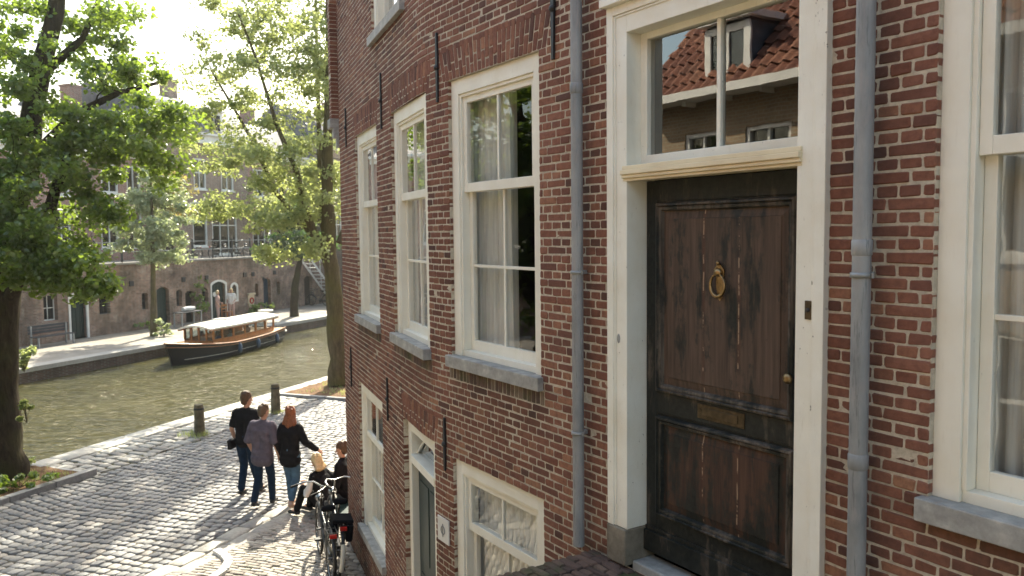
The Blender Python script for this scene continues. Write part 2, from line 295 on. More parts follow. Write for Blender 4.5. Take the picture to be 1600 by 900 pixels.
# ------------------------------------------------------------------ mesh helpers
class MB:
    def __init__(s): s.v = []; s.f = []; s.m = []; s.sm = []
    def add(s, vs, fs, mi=0, sm=False):
        o = len(s.v); s.v += [tuple(x) for x in vs]
        for f in fs: s.f.append([o+i for i in f]); s.m.append(mi); s.sm.append(sm)
    def box(s, x0, x1, y0, y1, z0, z1, mi=0):
        s.add([(x0, y0, z0), (x1, y0, z0), (x1, y1, z0), (x0, y1, z0), (x0, y0, z1), (x1, y0, z1), (x1, y1, z1), (x0, y1, z1)],
              [(3, 2, 1, 0), (4, 5, 6, 7), (0, 1, 5, 4), (1, 2, 6, 5), (2, 3, 7, 6), (3, 0, 4, 7)], mi)
    def tube(s, pts, rad, n=8, mi=0, cap=True, sm=True, squash=None):
        pts = [Vector(p) for p in pts]; k = len(pts)
        if not hasattr(rad, '__len__'): rad = [rad]*k
        T = [(pts[min(i+1, k-1)]-pts[max(i-1, 0)]).normalized() for i in range(k)]
        a = Vector((0, 0, 1)) if abs(T[0].z) < .9 else Vector((1, 0, 0))
        U = (a-T[0]*a.dot(T[0])).normalized(); vs = []
        for i in range(k):
            U = (U-T[i]*U.dot(T[i])).normalized(); W = T[i].cross(U)
            for j in range(n):
                an = 2*math.pi*j/n; vs.append(pts[i]+(U*math.cos(an)+W*math.sin(an))*rad[i])
        fs = [(i*n+j, i*n+(j+1) % n, (i+1)*n+(j+1) % n, (i+1)*n+j) for i in range(k-1) for j in range(n)]
        s.add(vs, fs, mi, sm)
        if cap: s.add(vs[:n][::-1], [tuple(range(n))], mi); s.add(vs[-n:], [tuple(range(n))], mi)
    def lathe(s, prof, n=16, c=(0, 0, 0), mi=0, axis='Z', sm=True):
        vs = []
        for r, h in prof:
            for j in range(n):
                an = 2*math.pi*j/n; x, y = r*math.cos(an), r*math.sin(an)
                p = (x, y, h) if axis == 'Z' else ((x, h, y) if axis == 'Y' else (h, x, y))
                vs.append((p[0]+c[0], p[1]+c[1], p[2]+c[2]))
        k = len(prof); s.add(vs, [(i*n+j, i*n+(j+1) % n, (i+1)*n+(j+1) % n, (i+1)*n+j) for i in range(k-1) for j in range(n)], mi, sm)
        s.add(vs[:n][::-1], [tuple(range(n))], mi); s.add(vs[-n:], [tuple(range(n))], mi)
    def ell(s, c, r, n=12, mi=0):
        c = Vector(c); vs = []; k = n//2+1
        for i in range(k+1):
            th = math.pi*i/k
            for j in range(n):
                ph = 2*math.pi*j/n; vs.append((c.x+r[0]*math.sin(th)*math.cos(ph), c.y+r[1]*math.sin(th)*math.sin(ph), c.z-r[2]*math.cos(th)))
        s.add(vs, [(i*n+j, i*n+(j+1) % n, (i+1)*n+(j+1) % n, (i+1)*n+j) for i in range(k) for j in range(n)], mi, True)
    def prism(s, poly, y0, y1, mi=0):   # polygon in xz extruded along y
        n = len(poly); vs = [(p[0], y0, p[1]) for p in poly]+[(p[0], y1, p[1]) for p in poly]
        s.add(vs, [tuple(range(n)), tuple(range(2*n-1, n-1, -1))]+[(i, i+n, (i+1) % n+n, (i+1) % n) for i in range(n)], mi)
    def torus(s, c, R, r, n=28, k=6, axis='X', mi=0):
        vs = []
        for i in range(n):
            a = 2*math.pi*i/n
            for j in range(k):
                b = 2*math.pi*j/k; rr = R+r*math.cos(b); h = r*math.sin(b)
                p = (h, rr*math.cos(a), rr*math.sin(a)) if axis == 'X' else ((rr*math.cos(a), h, rr*math.sin(a)) if axis == 'Y' else (rr*math.cos(a), rr*math.sin(a), h))
                vs.append((p[0]+c[0], p[1]+c[1], p[2]+c[2]))
        s.add(vs, [(i*k+j, i*k+(j+1) % k, ((i+1) % n)*k+(j+1) % k, ((i+1) % n)*k+j) for i in range(n) for j in range(k)], mi, True)
    def mesh(s, name, mats):
        me = bpy.data.meshes.new(name); me.from_pydata(s.v, [], s.f)
        for m in (mats if isinstance(mats, (list, tuple)) else [mats]): me.materials.append(M[m])
        me.polygons.foreach_set('material_index', s.m); me.polygons.foreach_set('use_smooth', s.sm); me.update(); return me
    def build(s, name, mats, parent=None, loc=(0, 0, 0), rot=(0, 0, 0), bevel=0, fixn=True):
        me = s.mesh(name, mats)
        if fixn:
            bm = bmesh.new(); bm.from_mesh(me); bmesh.ops.recalc_face_normals(bm, faces=bm.faces); bm.to_mesh(me); bm.free()
        o = bpy.data.objects.new(name, me); COL.objects.link(o); o.location = loc; o.rotation_euler = rot
        if parent is not None: o.parent = parent
        if bevel:
            b = o.modifiers.new('bevel', 'BEVEL'); b.width = bevel; b.segments = 2; b.limit_method = 'ANGLE'
        return o
def np_mesh(name, V, faces, mats, mi=None, smooth=False, parent=None, loc=(0, 0, 0)):
    """faces: list of (N,k) int arrays; mi: list of material indices per array"""
    me = bpy.data.meshes.new(name); V = np.asarray(V, np.float32)-np.array(loc, np.float32)
    me.vertices.add(len(V)); me.vertices.foreach_set('co', V.ravel())
    nl = sum(f.size for f in faces); npoly = sum(len(f) for f in faces)
    me.loops.add(nl); me.polygons.add(npoly)
    me.loops.foreach_set('vertex_index', np.concatenate([f.ravel() for f in faces]).astype(np.int32))
    tot = np.concatenate([np.full(len(f), f.shape[1], np.int32) for f in faces])
    st = np.concatenate([[0], np.cumsum(tot)[:-1]]).astype(np.int32)
    me.polygons.foreach_set('loop_start', st)
    try: me.polygons.foreach_set('loop_total', tot)
    except Exception: pass
    if mi: me.polygons.foreach_set('material_index', np.concatenate([np.full(len(f), m, np.int32) for f, m in zip(faces, mi)]))
    sm = smooth if isinstance(smooth, list) else [smooth]*len(faces)
    me.polygons.foreach_set('use_smooth', np.concatenate([np.full(len(f), s_, bool) for f, s_ in zip(faces, sm)]))
    for m in (mats if isinstance(mats, (list, tuple)) else [mats]): me.materials.append(M[m])
    me.update(calc_edges=True); me.validate()
    o = bpy.data.objects.new(name, me); COL.objects.link(o); o.location = loc
    if parent is not None: o.parent = parent; o.location = Vector(loc)-parent.location
    return o
def tag(o, label=None, cat=None, group=None, kind=None):
    if label: o['label'] = label
    if cat: o['category'] = cat
    if group: o['group'] = group
    if kind: o['kind'] = kind
    return o
def thing(name, label, cat, loc=(0, 0, 0), rotz=0.0, group=None):
    o = bpy.data.objects.new(name, None); COL.objects.link(o); o.location = loc; o.rotation_euler = (0, 0, rotz); o.empty_display_size = .2
    return tag(o, label, cat, group)
def dup(root, loc, rotz, label, group=None):
    r = root.copy(); COL.objects.link(r); r.location = loc; r.rotation_euler = (0, 0, rotz); r['label'] = label
    if group: r['group'] = group
    for ch in list(root.children):
        c = ch.copy(); COL.objects.link(c); c.parent = r
        for g in list(ch.children):
            d = g.copy(); COL.objects.link(d); d.parent = c
    return r
# many small stones/bricks: rects (N,4) a0,a1,b0,b1 ; mapf(a,b,h)->xyz
def stones(rects, mapf, back, edge, top, inset, jit, seed, corner=.012, hjit=.002, tilt=.0, jfreq=1.0):
    g = np.random.default_rng(seed); R = np.asarray(rects, float); N = len(R)
    a0, a1, b0, b1 = R.T; K = 8
    w_ = a1-a0; h_ = b1-b0; cr = np.minimum(corner, np.minimum(w_, h_)*.3)
    # 8 points: cut corners
    A = np.stack([a0+cr, a1-cr, a1, a1, a1-cr, a0+cr, a0, a0], 1); B = np.stack([b0, b0, b0+cr, b1-cr, b1, b1, b1-cr, b0+cr], 1)
    A = A+g.normal(0, 1, A.shape)*jit; B = B+g.normal(0, 1, B.shape)*jit
    ca = (a0+a1)/2; cb = (b0+b1)/2
    ha = g.normal(0, 1, N)*hjit; ta = g.normal(0, 1, N)*tilt; tb = g.normal(0, 1, N)*tilt
    def hh(AA, BB, base): return base+ha[:, None]+(AA-ca[:, None])*ta[:, None]+(BB-cb[:, None])*tb[:, None]
    back = np.broadcast_to(np.asarray(back, float), (N,))
    ins = np.minimum(inset/np.maximum(np.minimum(w_, h_)/2, 1e-4), .8)[:, None]
    A2 = ca[:, None]+(A-ca[:, None])*(1-inset/np.maximum(w_/2, .004)[:, None]).clip(.3); B2 = cb[:, None]+(B-cb[:, None])*(1-inset/np.maximum(h_/2, .004)[:, None]).clip(.3)
    rings = [(A, B, np.repeat(back[:, None], K, 1)), (A, B, hh(A, B, edge)), (A2, B2, hh(A2, B2, top)+g.normal(0, 1, A.shape)*hjit*.3)]
    ctr = (ca[:, None], cb[:, None], (top+ha+g.normal(0, 1, N)*hjit*.3)[:, None])
    Aall = np.concatenate([r[0] for r in rings]+[ctr[0]], 1); Ball = np.concatenate([r[1] for r in rings]+[ctr[1]], 1); Hall = np.concatenate([r[2] for r in rings]+[ctr[2]], 1)
    V = mapf(Aall.ravel(), Ball.ravel(), Hall.ravel()); P = 3*K+1
    q = []
    for rr in range(2):
        for j in range(K): q.append((rr*K+j, rr*K+(j+1) % K, (rr+1)*K+(j+1) % K, (rr+1)*K+j))
    tr = [(2*K+j, 2*K+(j+1) % K, 3*K) for j in range(K)]
    off = (np.arange(N)*P)[:, None, None]
    Q = (np.array(q)[None]+off).reshape(-1, 4); T = (np.array(tr)[None]+off).reshape(-1, 3)
    return V, Q, T

# ------------------------------------------------------------------ the wall frame (brick house on the right)
AZ = math.radians(32.56); A2 = math.radians(20.5); SB = 6.25; BL = .7; DW = 3.3
n1 = np.array([-math.cos(AZ), -math.sin(AZ)]); P0 = -n1*DW; RR = BL/(AZ-A2)
def wallframe(S):
    S = np.asarray(S, float); t_ = np.clip(S-SB, 0, BL); ang = AZ-t_/RR
    x = P0[0]-math.sin(AZ)*np.minimum(S, SB)-RR*(np.cos(ang)-math.cos(AZ))-math.sin(A2)*np.maximum(S-SB-BL, 0)
    y = P0[1]+math.cos(AZ)*np.minimum(S, SB)-RR*(np.sin(ang)-math.sin(AZ))+math.cos(A2)*np.maximum(S-SB-BL, 0)
    return x, y, ang
def wmap(S, z, off):
    x, y, ang = wallframe(S); return np.stack([x-np.cos(ang)*off, y-np.sin(ang)*off, z+0*x], 1)
def wpt(S, off=0, z=0):
    q = wmap(np.array([S]), np.array([float(z)]), np.array([float(off)]))[0]; return Vector((float(q[0]), float(q[1]), float(q[2])))
def wrot(S): return float(wallframe(S)[2])+math.pi/2

house = thing('brick_house', 'worn red brick corner house with white sash windows and an old dark front door', 'house', wpt(3.2))
HL = house.location.copy()
def hpart(S, off, z):   # location of a part on the facade, relative to the house
    return wpt(S, off, z)-HL

CH = .0572; JT = .0092; ZTOP = 9.6; S_MIN, S_MAX = -2.0, 11.36
OPEN = [(.54, 1.92, 3.27, 5.77), (2.42, 3.99, 2.42, 5.87), (4.79, 6.13, 3.37, 5.77), (6.57, 7.93, 3.37, 5.75), (8.70, 10.10, 3.37, 5.75),
        (4.77, 6.14, .9, 2.58), (6.50, 7.62, .02, 2.63), (8.68, 10.22, .55, 2.58), (7.25, 8.85, 6.62, 8.7), (4.79, 6.13, 6.62, 8.7), (.54, 1.92, 6.62, 8.7), (9.9+.0, 10.9, 6.9, 6.9)]
OPEN = OPEN[:-1]
# soldier courses: S0,S1,z0,z1,flare, brick width
SOLD = [(4.70, 6.22, 5.77, 6.03, .07), (6.50, 8.0, 5.75, 6.01, .06), (8.64, 10.16, 5.75, 6.01, .06), (2.36, 4.05, 5.87, 6.13, .06), (.46, 2.0, 5.77, 6.03, .07),
        (6.46, 7.66, 2.63, 2.87, .05), (4.75, 6.17, 3.26, 3.37, 0), (6.53, 7.97, 3.26, 3.37, 0), (8.66, 10.14, 3.26, 3.37, 0), (7.2, 8.9, 8.7, 8.95, .05), (4.74, 6.18, 8.7, 8.95, .05)]
def free(z, extra=()):
    iv = [(S_MIN, S_MAX, 0, 0)]
    blocks = [(a, b, 1) for a, b, c_, d in OPEN if c_ < z < d]
    for a, b, c_, d, fl in SOLD:
        if c_ < z < d: k = fl*(z-c_)/(d-c_); blocks.append((a-k, b+k, 0))
    for a, b, k in blocks:
        nv = []
        for (p, q, e0, e1) in iv:
            if b <= p or a >= q: nv.append((p, q, e0, e1)); continue
            if a > p: nv.append((p, a, e0, k))
            if b < q: nv.append((b, q, k, e1))
        iv = nv
    return iv
rects = []; backs = []; mq = []
g = random.Random(3)
row = 0; z = 0.0
while z < ZTOP:
    zc = z+CH/2
    for (p, q, e0, e1) in free(zc):
        mq.append((p, q, z, z+CH, e0, e1))
        unit = .2135 if row % 2 == 0 else .10675
        off = (0.0534 if row % 2 else (0.10675 if (row//2) % 2 else 0.0))
        k0 = math.floor((p-off)/unit); a = off+k0*unit
        segs = []
        while a < q:
            b = a+unit; s0 = max(a, p); s1 = min(b, q)
            if s1-s0 > .02: segs.append([s0, s1])
            elif segs and s1 > s0: segs[-1][1] = s1
            a = b
        if len(segs) > 1 and segs[0][0] > p+1e-6: segs[0][0] = p
        for i, (s0, s1) in enumerate(segs):
            x0 = s0+(JT/2 if not (i == 0 and e0) else 0); x1 = s1-(JT/2 if not (i == len(segs)-1 and e1) else 0)
            if row % 2 == 0 and g.random() < .05 and x1-x0 > .17:   # the odd broken stretcher
                m = (x0+x1)/2; lst = [(x0, m-JT/2), (m+JT/2, x1)]
            else: lst = [(x0, x1)]
            for c0, c1 in lst:
                rects.append((c0, c1, z+JT/2+g.uniform(-.001, .001), z+CH-JT/2)); backs.append(-.13 if ((i == 0 and e0) or (i == len(segs)-1 and e1)) else -.01)
    z += CH; row += 1
V1, Q1, T1_ = stones(rects, wmap, backs, -.001, .0036, .005, .0017, 11, .006, .0013, .010)
# soldiers (flared)
def soldier(a, b, c_, d, fl, seed):
    n_ = max(1, round((b-a)/.0575)); u = (b-a)/n_; rc = []
    split = d-c_ > .15
    for i in range(n_):
        if split and i % 2 == 0: rc.append((i*u, c_, c_+(d-c_)*.5)), rc.append((i*u, c_+(d-c_)*.5, d))
        else:
            if split: rc.append((i*u, c_, c_+(d-c_)*.27)), rc.append((i*u, c_+(d-c_)*.27, d))
            else: rc.append((i*u, c_, d))
    R = [(a+x+JT/2, a+x+u-JT/2, z0+JT/2, z1-JT/2) for x, z0, z1 in rc]
    def mp(S, Z, off):
        mid = (a+b)/2; k = (Z-c_)/(d-c_); S2 = mid+(S-mid)*(1+fl*k/((b-a)/2)); arch = 0 if fl == 0 else .035*(1-((S-mid)/((b-a)/2))**2)*k
        return wmap(S2, Z+arch-(.0 if fl else 0), off)
    return stones(R, mp, -.13 if fl else -.01, -.001, .0036, .0045, .0014, seed, .005, .0013, .008)
parts_ = [(V1, Q1, T1_)]+[soldier(*s_, 100+i) for i, s_ in enumerate(SOLD)]
# mortar strips
mv = []; mf = []
for (p, q, z0, z1, e0, e1) in mq:
    ns = max(1, int(math.ceil((min(q, SB+BL+.01)-max(p, SB-.01))/.1))) if q > SB and p < SB+BL else 1
    xs = sorted(set([p, q]+[x for x in np.linspace(SB-.01, SB+BL+.01, 10) if p < x < q]))
    pl = []
    if e0: pl.append((p+.0, -.2))
    pl += [(x, -.0004) for x in xs]
    if e1: pl.append((q, -.2))
    o = len(mv)
    for x, of in pl: mv.append((x, z0, of)); mv.append((x, z1, of))
    for i in range(len(pl)-1): mf.append((o+2*i, o+2*i+2, o+2*i+3, o+2*i+1))
for (a, b, c_, d, fl) in SOLD:
    o = len(mv); xs = np.linspace(a-fl, b+fl, 12)
    for x in xs: mv.append((x, c_-.0, -.0010)); mv.append((x, d+(.03 if fl else 0), -.0010))
    for i in range(11): mf.append((o+2*i, o+2*i+2, o+2*i+3, o+2*i+1))
    if fl:
        o = len(mv); mv += [(a, c_+.001, -.0065), (b, c_+.001, -.0065), (b, c_+.001, -.2), (a, c_+.001, -.2)]; mf.append((o, o+1, o+2, o+3))
mv = np.array(mv); MV = wmap(mv[:, 0], mv[:, 1], mv[:, 2])
allV = [MV]; FQ = [np.array(mf)]; FT = []; o = len(MV)
for V_, Q_, T_ in parts_: allV.append(V_); FQ.append(Q_+o); FT.append(T_+o); o += len(V_)
dk = [1]+[2 if s_[4] == 0 else 1 for s_ in SOLD]
wall_o = np_mesh('wall', np.concatenate(allV), [FQ[0]]+FQ[1:]+FT, ['mortar', 'brick', 'stoop_brick'], [0]+dk+dk, False, house, tuple(HL))
AV = np.concatenate(allV); stn = np.zeros(len(AV))
def near_S(S_, half):
    c_ = wpt(S_); d = np.hypot(AV[:, 0]-c_.x, AV[:, 1]-c_.y); return np.clip((half-d)/.12+.5, 0, 1)
for Sc_, hw_2, z_s, ln, am in ((5.46, .72, 3.40, .30, .75), (7.25, .72, 3.40, .30, .75), (9.40, .74, 3.40, .30, .75), (1.23, .75, 3.32, .35, .7), (9.45, .8, .57, .4, .7), (8.05, .85, 6.64, .45, .55), (5.46, .72, 6.64, .4, .5)):
    stn = np.maximum(stn, near_S(Sc_, hw_2)*np.where(AV[:, 2] < z_s, np.exp(-(z_s-AV[:, 2])/ln), 0)*am)
for S_, hw_2 in ((4.26, .10), (2.20, .12)): stn = np.maximum(stn, near_S(S_, hw_2)*.30)
stn = np.maximum(stn, np.exp(-AV[:, 2]/.5)*.9); stn = np.maximum(stn, near_S(3.2, 1.15)*np.where(AV[:, 2] > 2.38, np.exp(-(AV[:, 2]-2.38)/.10), 0)*.9)
at2 = wall_o.data.attributes.new('stain', 'FLOAT', 'POINT')
if len(wall_o.data.vertices) == len(stn): at2.data.foreach_set('value', stn.astype(np.float32))
# plain body: end wall, back wall, roof, interior
b = MB()
def W(S, off, z): return tuple(wpt(S, off, z))
def wq(*pts): b.add([W(*p) for p in pts], [tuple(range(len(pts)))], 0)
E1 = 11.36
wq((E1, 0, 0), (E1, -9, 0), (E1, -9, ZTOP), (E1, 0, ZTOP)); wq((S_MIN, 0, 0), (S_MIN, -9, 0), (S_MIN, -9, ZTOP), (S_MIN, 0, ZTOP))
wq((E1, -9, 0), (S_MIN, -9, 0), (S_MIN, -9, ZTOP), (E1, -9, ZTOP))
o_ = b.build('rear_wall', 'house_brick_red', house); o_.location = -HL
b = MB(); wq((E1+.3, .35, ZTOP), (S_MIN, .35, ZTOP), (S_MIN, -4.5, ZTOP+4), (E1+.3, -4.5, ZTOP+4)); wq((E1+.3, -9.4, ZTOP), (S_MIN, -9.4, ZTOP), (S_MIN, -4.5, ZTOP+4), (E1+.3, -4.5, ZTOP+4))
wq((E1+.3, .35, ZTOP), (E1+.3, -4.5, ZTOP+4), (E1+.3, -9.4, ZTOP)); wq((S_MIN, .35, ZTOP), (S_MIN, -4.5, ZTOP+4), (S_MIN, -9.4, ZTOP))
o_ = b.build('roof', 'slate', house); o_.location = -HL
b = MB()
for zf in (2.5, 6.25): wq((E1, -.3, zf), (S_MIN, -.3, zf), (S_MIN, -4, zf), (E1, -4, zf))
o_ = b.build('interior_floor', 'interior_floor', house); o_.location = -HL
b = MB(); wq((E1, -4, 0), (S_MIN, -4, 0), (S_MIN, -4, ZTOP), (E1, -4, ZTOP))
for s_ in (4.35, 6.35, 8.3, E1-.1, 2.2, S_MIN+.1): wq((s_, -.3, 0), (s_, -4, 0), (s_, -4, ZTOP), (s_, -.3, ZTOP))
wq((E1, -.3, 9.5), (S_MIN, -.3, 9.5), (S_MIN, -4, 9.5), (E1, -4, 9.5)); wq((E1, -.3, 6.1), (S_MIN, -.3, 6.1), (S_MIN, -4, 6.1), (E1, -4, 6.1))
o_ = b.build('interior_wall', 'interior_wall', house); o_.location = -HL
# projecting corner pier with stone corbel
b = MB()
def wbox(mb, s0, s1, o0, o1, z0, z1, mi=0):
    P = [W(s0, o0, z0), W(s1, o0, z0), W(s1, o1, z0), W(s0, o1, z0), W(s0, o0, z1), W(s1, o0, z1), W(s1, o1, z1), W(s0, o1, z1)]
    mb.add(P, [(3, 2, 1, 0), (4, 5, 6, 7), (0, 1, 5, 4), (1, 2, 6, 5), (2, 3, 7, 6), (3, 0, 4, 7)], mi)
rc = []; z = 6.15; i = 0
while z < 9.5:
    rc.append((0.0+JT/2, .105-JT/2, z+JT/2, z+CH-JT/2) if i % 2 else (0, .05, z+JT/2, z+CH-JT/2)); rc.append((.105+JT/2, .2, z+JT/2, z+CH-JT/2) if i % 2 else (.05+JT, .2, z+JT/2, z+CH-JT/2)); z += CH; i += 1
V_, Q_, T_ = stones(rc, lambda a, z_, h: wmap(11.37+a, z_, .10+h), -.28, -.003, .0015, .0045, .0014, 55, .005, .0016, .01)
np_mesh('corner_pier', V_, [Q_, T_], ['brick'], [0, 0], False, house, tuple(HL))
b = MB(); wbox(b, 11.379, 11.57, -.3, .099, 6.151, 9.5); o_ = b.build('pier_core', 'mortar', house); o_.location = -HL
b = MB(); wbox(b, 11.365, 11.6, -.3, .13, 6.02, 6.149); wbox(b, 11.365, 11.52, -.3, .08, 5.88, 6.019); wbox(b, 11.365, 11.44, -.3, .04, 5.74, 5.879); o_ = b.build('corbel', 'bluestone', house, bevel=.008); o_.location = -HL

# windows: local frame X along wall (away from the door side), Y outward, Z up; origin at centre bottom of the opening
def window(Sc, z0, wd, ht, rail, bars_low, recess=.03, sill=True, sill_z=(0, .1), up_bars=1, sillw=.03):
    """z0 sill bottom; frame starts above the sill"""
    L = hpart(Sc, -recess, z0); rz = wrot(Sc)
    x = wd/2; f0 = .1 if sill else 0; zt = ht
    fw = .115
    b = MB()
    b.box(-x, -x+fw, -.15, 0, f0, zt); b.box(x-fw, x, -.15, 0, f0, zt)
    b.box(-x+fw, x-fw, -.15, 0, zt-.125, zt)
    b.box(-x+fw, x-fw, -.15, -.02, f0, f0+.05)
    # inner stop bead
    b.box(-x+fw, -x+fw+.022, -.13, -.014, f0+.05, zt-.125); b.box(x-fw-.022, x-fw, -.13, -.014, f0+.05, zt-.125); b.box(-x+fw+.022, x-fw-.022, -.13, -.014, zt-.15, zt-.125)
    fr = b.build('window', 'paint', house, L, (0, 0, rz), bevel=.003)
    xi = x-fw-.024
    def sash(za, zb, y0, y1, vb, hb, st=.052, bot=.06, top=.05):
        s_ = MB(); s_.box(-xi, -xi+st, y0, y1, za, zb); s_.box(xi-st, xi, y0, y1, za, zb)
        s_.box(-xi+st, xi-st, y0+.001, y1-.001, za, za+bot); s_.box(-xi+st, xi-st, y0+.001, y1-.001, zb-top, zb)
        ym = (y0+y1)/2; gz0, gz1 = za+bot, zb-top
        for k in range(vb):
            xc = -xi+2*xi*(k+1)/(vb+1); s_.box(xc-.0125, xc+.0125, ym-.012, y1-.006, gz0, gz1)
        for k in hb: s_.box(-xi+st, xi-st, ym-.0115, y1-.0065, k-.012, k+.012)
        so = s_.build('sash', 'paint', fr, bevel=.003)
        p = MB(); p.add([(-xi+st, ym, gz0), (xi-st, ym, gz0), (xi-st, ym, gz1), (-xi+st, ym, gz1)], [(0, 1, 2, 3)])
        p.build('pane', 'glass', fr, fixn=False)
    sash(rail, zt-.15, -.075, -.035, up_bars, [], bot=.075)
    sash(f0+.05, rail+.055, -.122, -.082, up_bars, bars_low, top=.055, bot=.085)
    if sill:
        s_ = MB(); s_.prism([(-x-sillw, sill_z[0]), (x+sillw, sill_z[0]), (x+sillw, sill_z[1]), (-x-sillw, sill_z[1])], -.12, recess+.055); s_.build('sill', 'bluestone', fr, bevel=.006)
    return fr
window(5.46, 3.37, 1.34, 2.40, 1.47, [.86])
window(7.25, 3.37, 1.36, 2.38, 1.47, [.86]); window(9.40, 3.37, 1.40, 2.38, 1.47, [.86])
window(1.23, 3.27, 1.38, 2.50, 1.52, [.87])
window(5.455, .9, 1.37, 1.68, 1.07, [])
window(9.45, .55, 1.54, 2.03, 1.32, [.75])
for (S_, z_, w_) in ((8.05, 6.62, 1.6), (5.46, 6.62, 1.34), (1.23, 6.62, 1.38)): window(S_, z_, w_, 2.08, 1.2, [.6])

# lower door to the street
SD = 7.06; rz = wrot(SD); L = hpart(SD, -.05, .02)
b = MB(); x = .56
b.box(-x, -x+.12, -.12, 0, 0, 2.61); b.box(x-.12, x, -.12, 0, 0, 2.61); b.box(-x+.12, x-.12, -.12, 0, 2.49, 2.61); b.box(-x+.1, x-.1, -.13, .012, 2.17, 2.25)
ld = b.build('door', 'paint', house, L, (0, 0, rz), bevel=.004)
b = MB(); b.box(-x+.12, x-.12, -.11, -.07, .03, 2.17); b.box(-x+.2, -.03, -.075, -.062, 1.2, 2.0); b.box(.03, x-.2, -.075, -.062, 1.2, 2.0); b.box(-x+.2, -.03, -.075, -.062, .2, 1.05); b.box(.03, x-.2, -.075, -.062, .2, 1.05)
b.build('door_leaf', 'door_green', ld, bevel=.006)
b = MB(); b.add([(-x+.12, -.09, 2.25), (x-.12, -.09, 2.25), (x-.12, -.09, 2.49), (-x+.12, -.09, 2.49)], [(0, 1, 2, 3)]); b.build('pane', 'glass', ld, fixn=False)
b = MB(); b.tube([(-x+.12+(2*x-.24)*i/12, -.07, 2.26+.21*math.sin(math.pi*i/12)) for i in range(13)], .012, 6); b.build('glazing_bar', 'paint', ld)
b = MB(); b.box(-.11, .11, 0, .012, -.11, .11, 0); b.torus((0, .014, 0), .035, .006, 20, 6, 'Y', 1); b.box(-.003, .003, .012, .02, -.06, .06, 1)
b.build('wall_plaque', ['white_trim', 'grey_metal'], house, hpart(6.32, .004, 1.88), (0, 0, wrot(6.32)), bevel=.003)

# ---- front door: jambs, transom, leaf
SDc = 3.205; rz = wrot(SDc); x = .785
L = hpart(SDc, 0, 2.42)
b = MB(); zt = 3.44
jb = .165
for s_ in (-1, 1):
    xa, xb = sorted((s_*x, s_*(x-jb)))
    b.box(xa, xb, -.20, .028, .23, zt-.002)
    xa, xb = sorted((s_*x, s_*(x-.055))); b.box(xa-.004 if s_ < 0 else xa, xb if s_ < 0 else xb+.004, .0285, .045, .231, zt)
    xa, xb = sorted((s_*(x-.055), s_*(x-.07))); b.box(xa, xb, .0285, .036, .232, zt-.058)
b.box(-x+jb, x-jb, -.20, .028, zt-.17, zt-.002); b.box(-x+.055, x-.055, .0285, .045, zt-.055, zt); b.box(-x+.07, x-.07, .0285, .036, zt-.07, zt-.056)
b.box(-x-.02, x+.02, -.05, .09, zt+.001, zt+.05)
dfr = b.build('door_frame', 'paint_aged', house, L, (0, 0, rz), bevel=.004)
b = MB()
for s_ in (-1, 1):
    b = MB(); xa, xb = sorted((s_*(x+.008), s_*(x-jb-.005))); b.box(xa, xb, -.20, .05, -.0, .229); b.build('plinth_block', 'plinth_stone', dfr, bevel=.008)
# transom rail with mouldings
b = MB(); xi = x-jb
b.box(-xi, xi, -.16, -.02, 2.39, 2.45)
for (z0, z1, y) in ((2.452, 2.478, .012), (2.423, 2.451, .030), (2.402, 2.4225, .018), (2.385, 2.4015, .004)):
    b.box(-xi-(.03 if y > 0 else 0), xi+(.03 if y > 0 else 0), -.10 if y <= 0 else .029 if False else -.019, y+.028, z0, z1)
b.build('transom_rail', 'paint_cream', dfr, bevel=.004)
b = MB(); g0, g1 = 2.48, zt-.17
b.box(-xi, -xi+.055, -.15, -.085, g0, g1); b.box(xi-.055, xi, -.15, -.085, g0, g1); b.box(-xi+.055, xi-.055, -.149, -.084, g0, g0+.06); b.box(-xi+.055, xi-.055, -.149, -.084, g1-.04, g1)
b.box(-.014, .014, -.135, -.095, g0+.06, g1-.04)
tw = b.build('transom_window', 'paint_aged', dfr, bevel=.004)
for s_ in (0, 1):
    xa, xb = ((-xi+.055, -.014), (.014, xi-.055))[s_]
    b = MB(); b.add([(xa, -.118, g0+.06), (xb, -.118, g0+.06), (xb, -.118, g1-.04), (xa, -.118, g1-.04)], [(0, 1, 2, 3)]); b.build('pane', 'glass_transom', dfr, fixn=False)
# door leaf
DL = hpart(SDc, -.13, 2.42)
b = MB(); z0, z1 = .08, 2.385
b.box(-xi+.004, xi-.004, -.05, -.006, z0, z1)      # core
st = .10
b.box(-xi+.004, -xi+st, -.006, .0, z0, z1); b.box(xi-st, xi-.004, -.006, 0, z0, z1)
b.box(-xi+st, xi-st, -.0055, .0005, 2.26, z1); b.box(-xi+st, xi-st, -.0055, .0005, .97, 1.10); b.box(-xi+st, xi-st, -.0055, .0005, z0, .33)
b.box(-xi+.006, xi-.006, .001, .028, z0+.004, .215); b.prism([(-xi+.006, .2155), (xi-.006, .2155), (xi-.006, .24), (-xi+.006, .24)], .0012, .012)
door = b.build('door', 'door_frame_wood', house, DL, (0, 0, rz), bevel=.003)
def mould(mb, xa, xb, za, zb, prof):
    """picture-frame moulding: prof = [(inset, height)]"""
    vs = []
    for ins, h in prof: vs += [(xa+ins, h, za+ins), (xb-ins, h, za+ins), (xb-ins, h, zb-ins), (xa+ins, h, zb-ins)]
    fs = [(k*4+j, k*4+(j+1) % 4, (k+1)*4+(j+1) % 4, (k+1)*4+j) for k in range(len(prof)-1) for j in range(4)]
    mb.add(vs, fs)
PR = [(0, -.004), (0, .016), (.006, .030), (.016, .033), (.022, .018), (.028, .024), (.042, .021), (.048, .004), (.056, -.014)]
b = MB(); mould(b, -xi+.11, xi-.11, 1.105, 2.25, PR); mould(b, -xi+.11, xi-.11, .335, .955, PR)
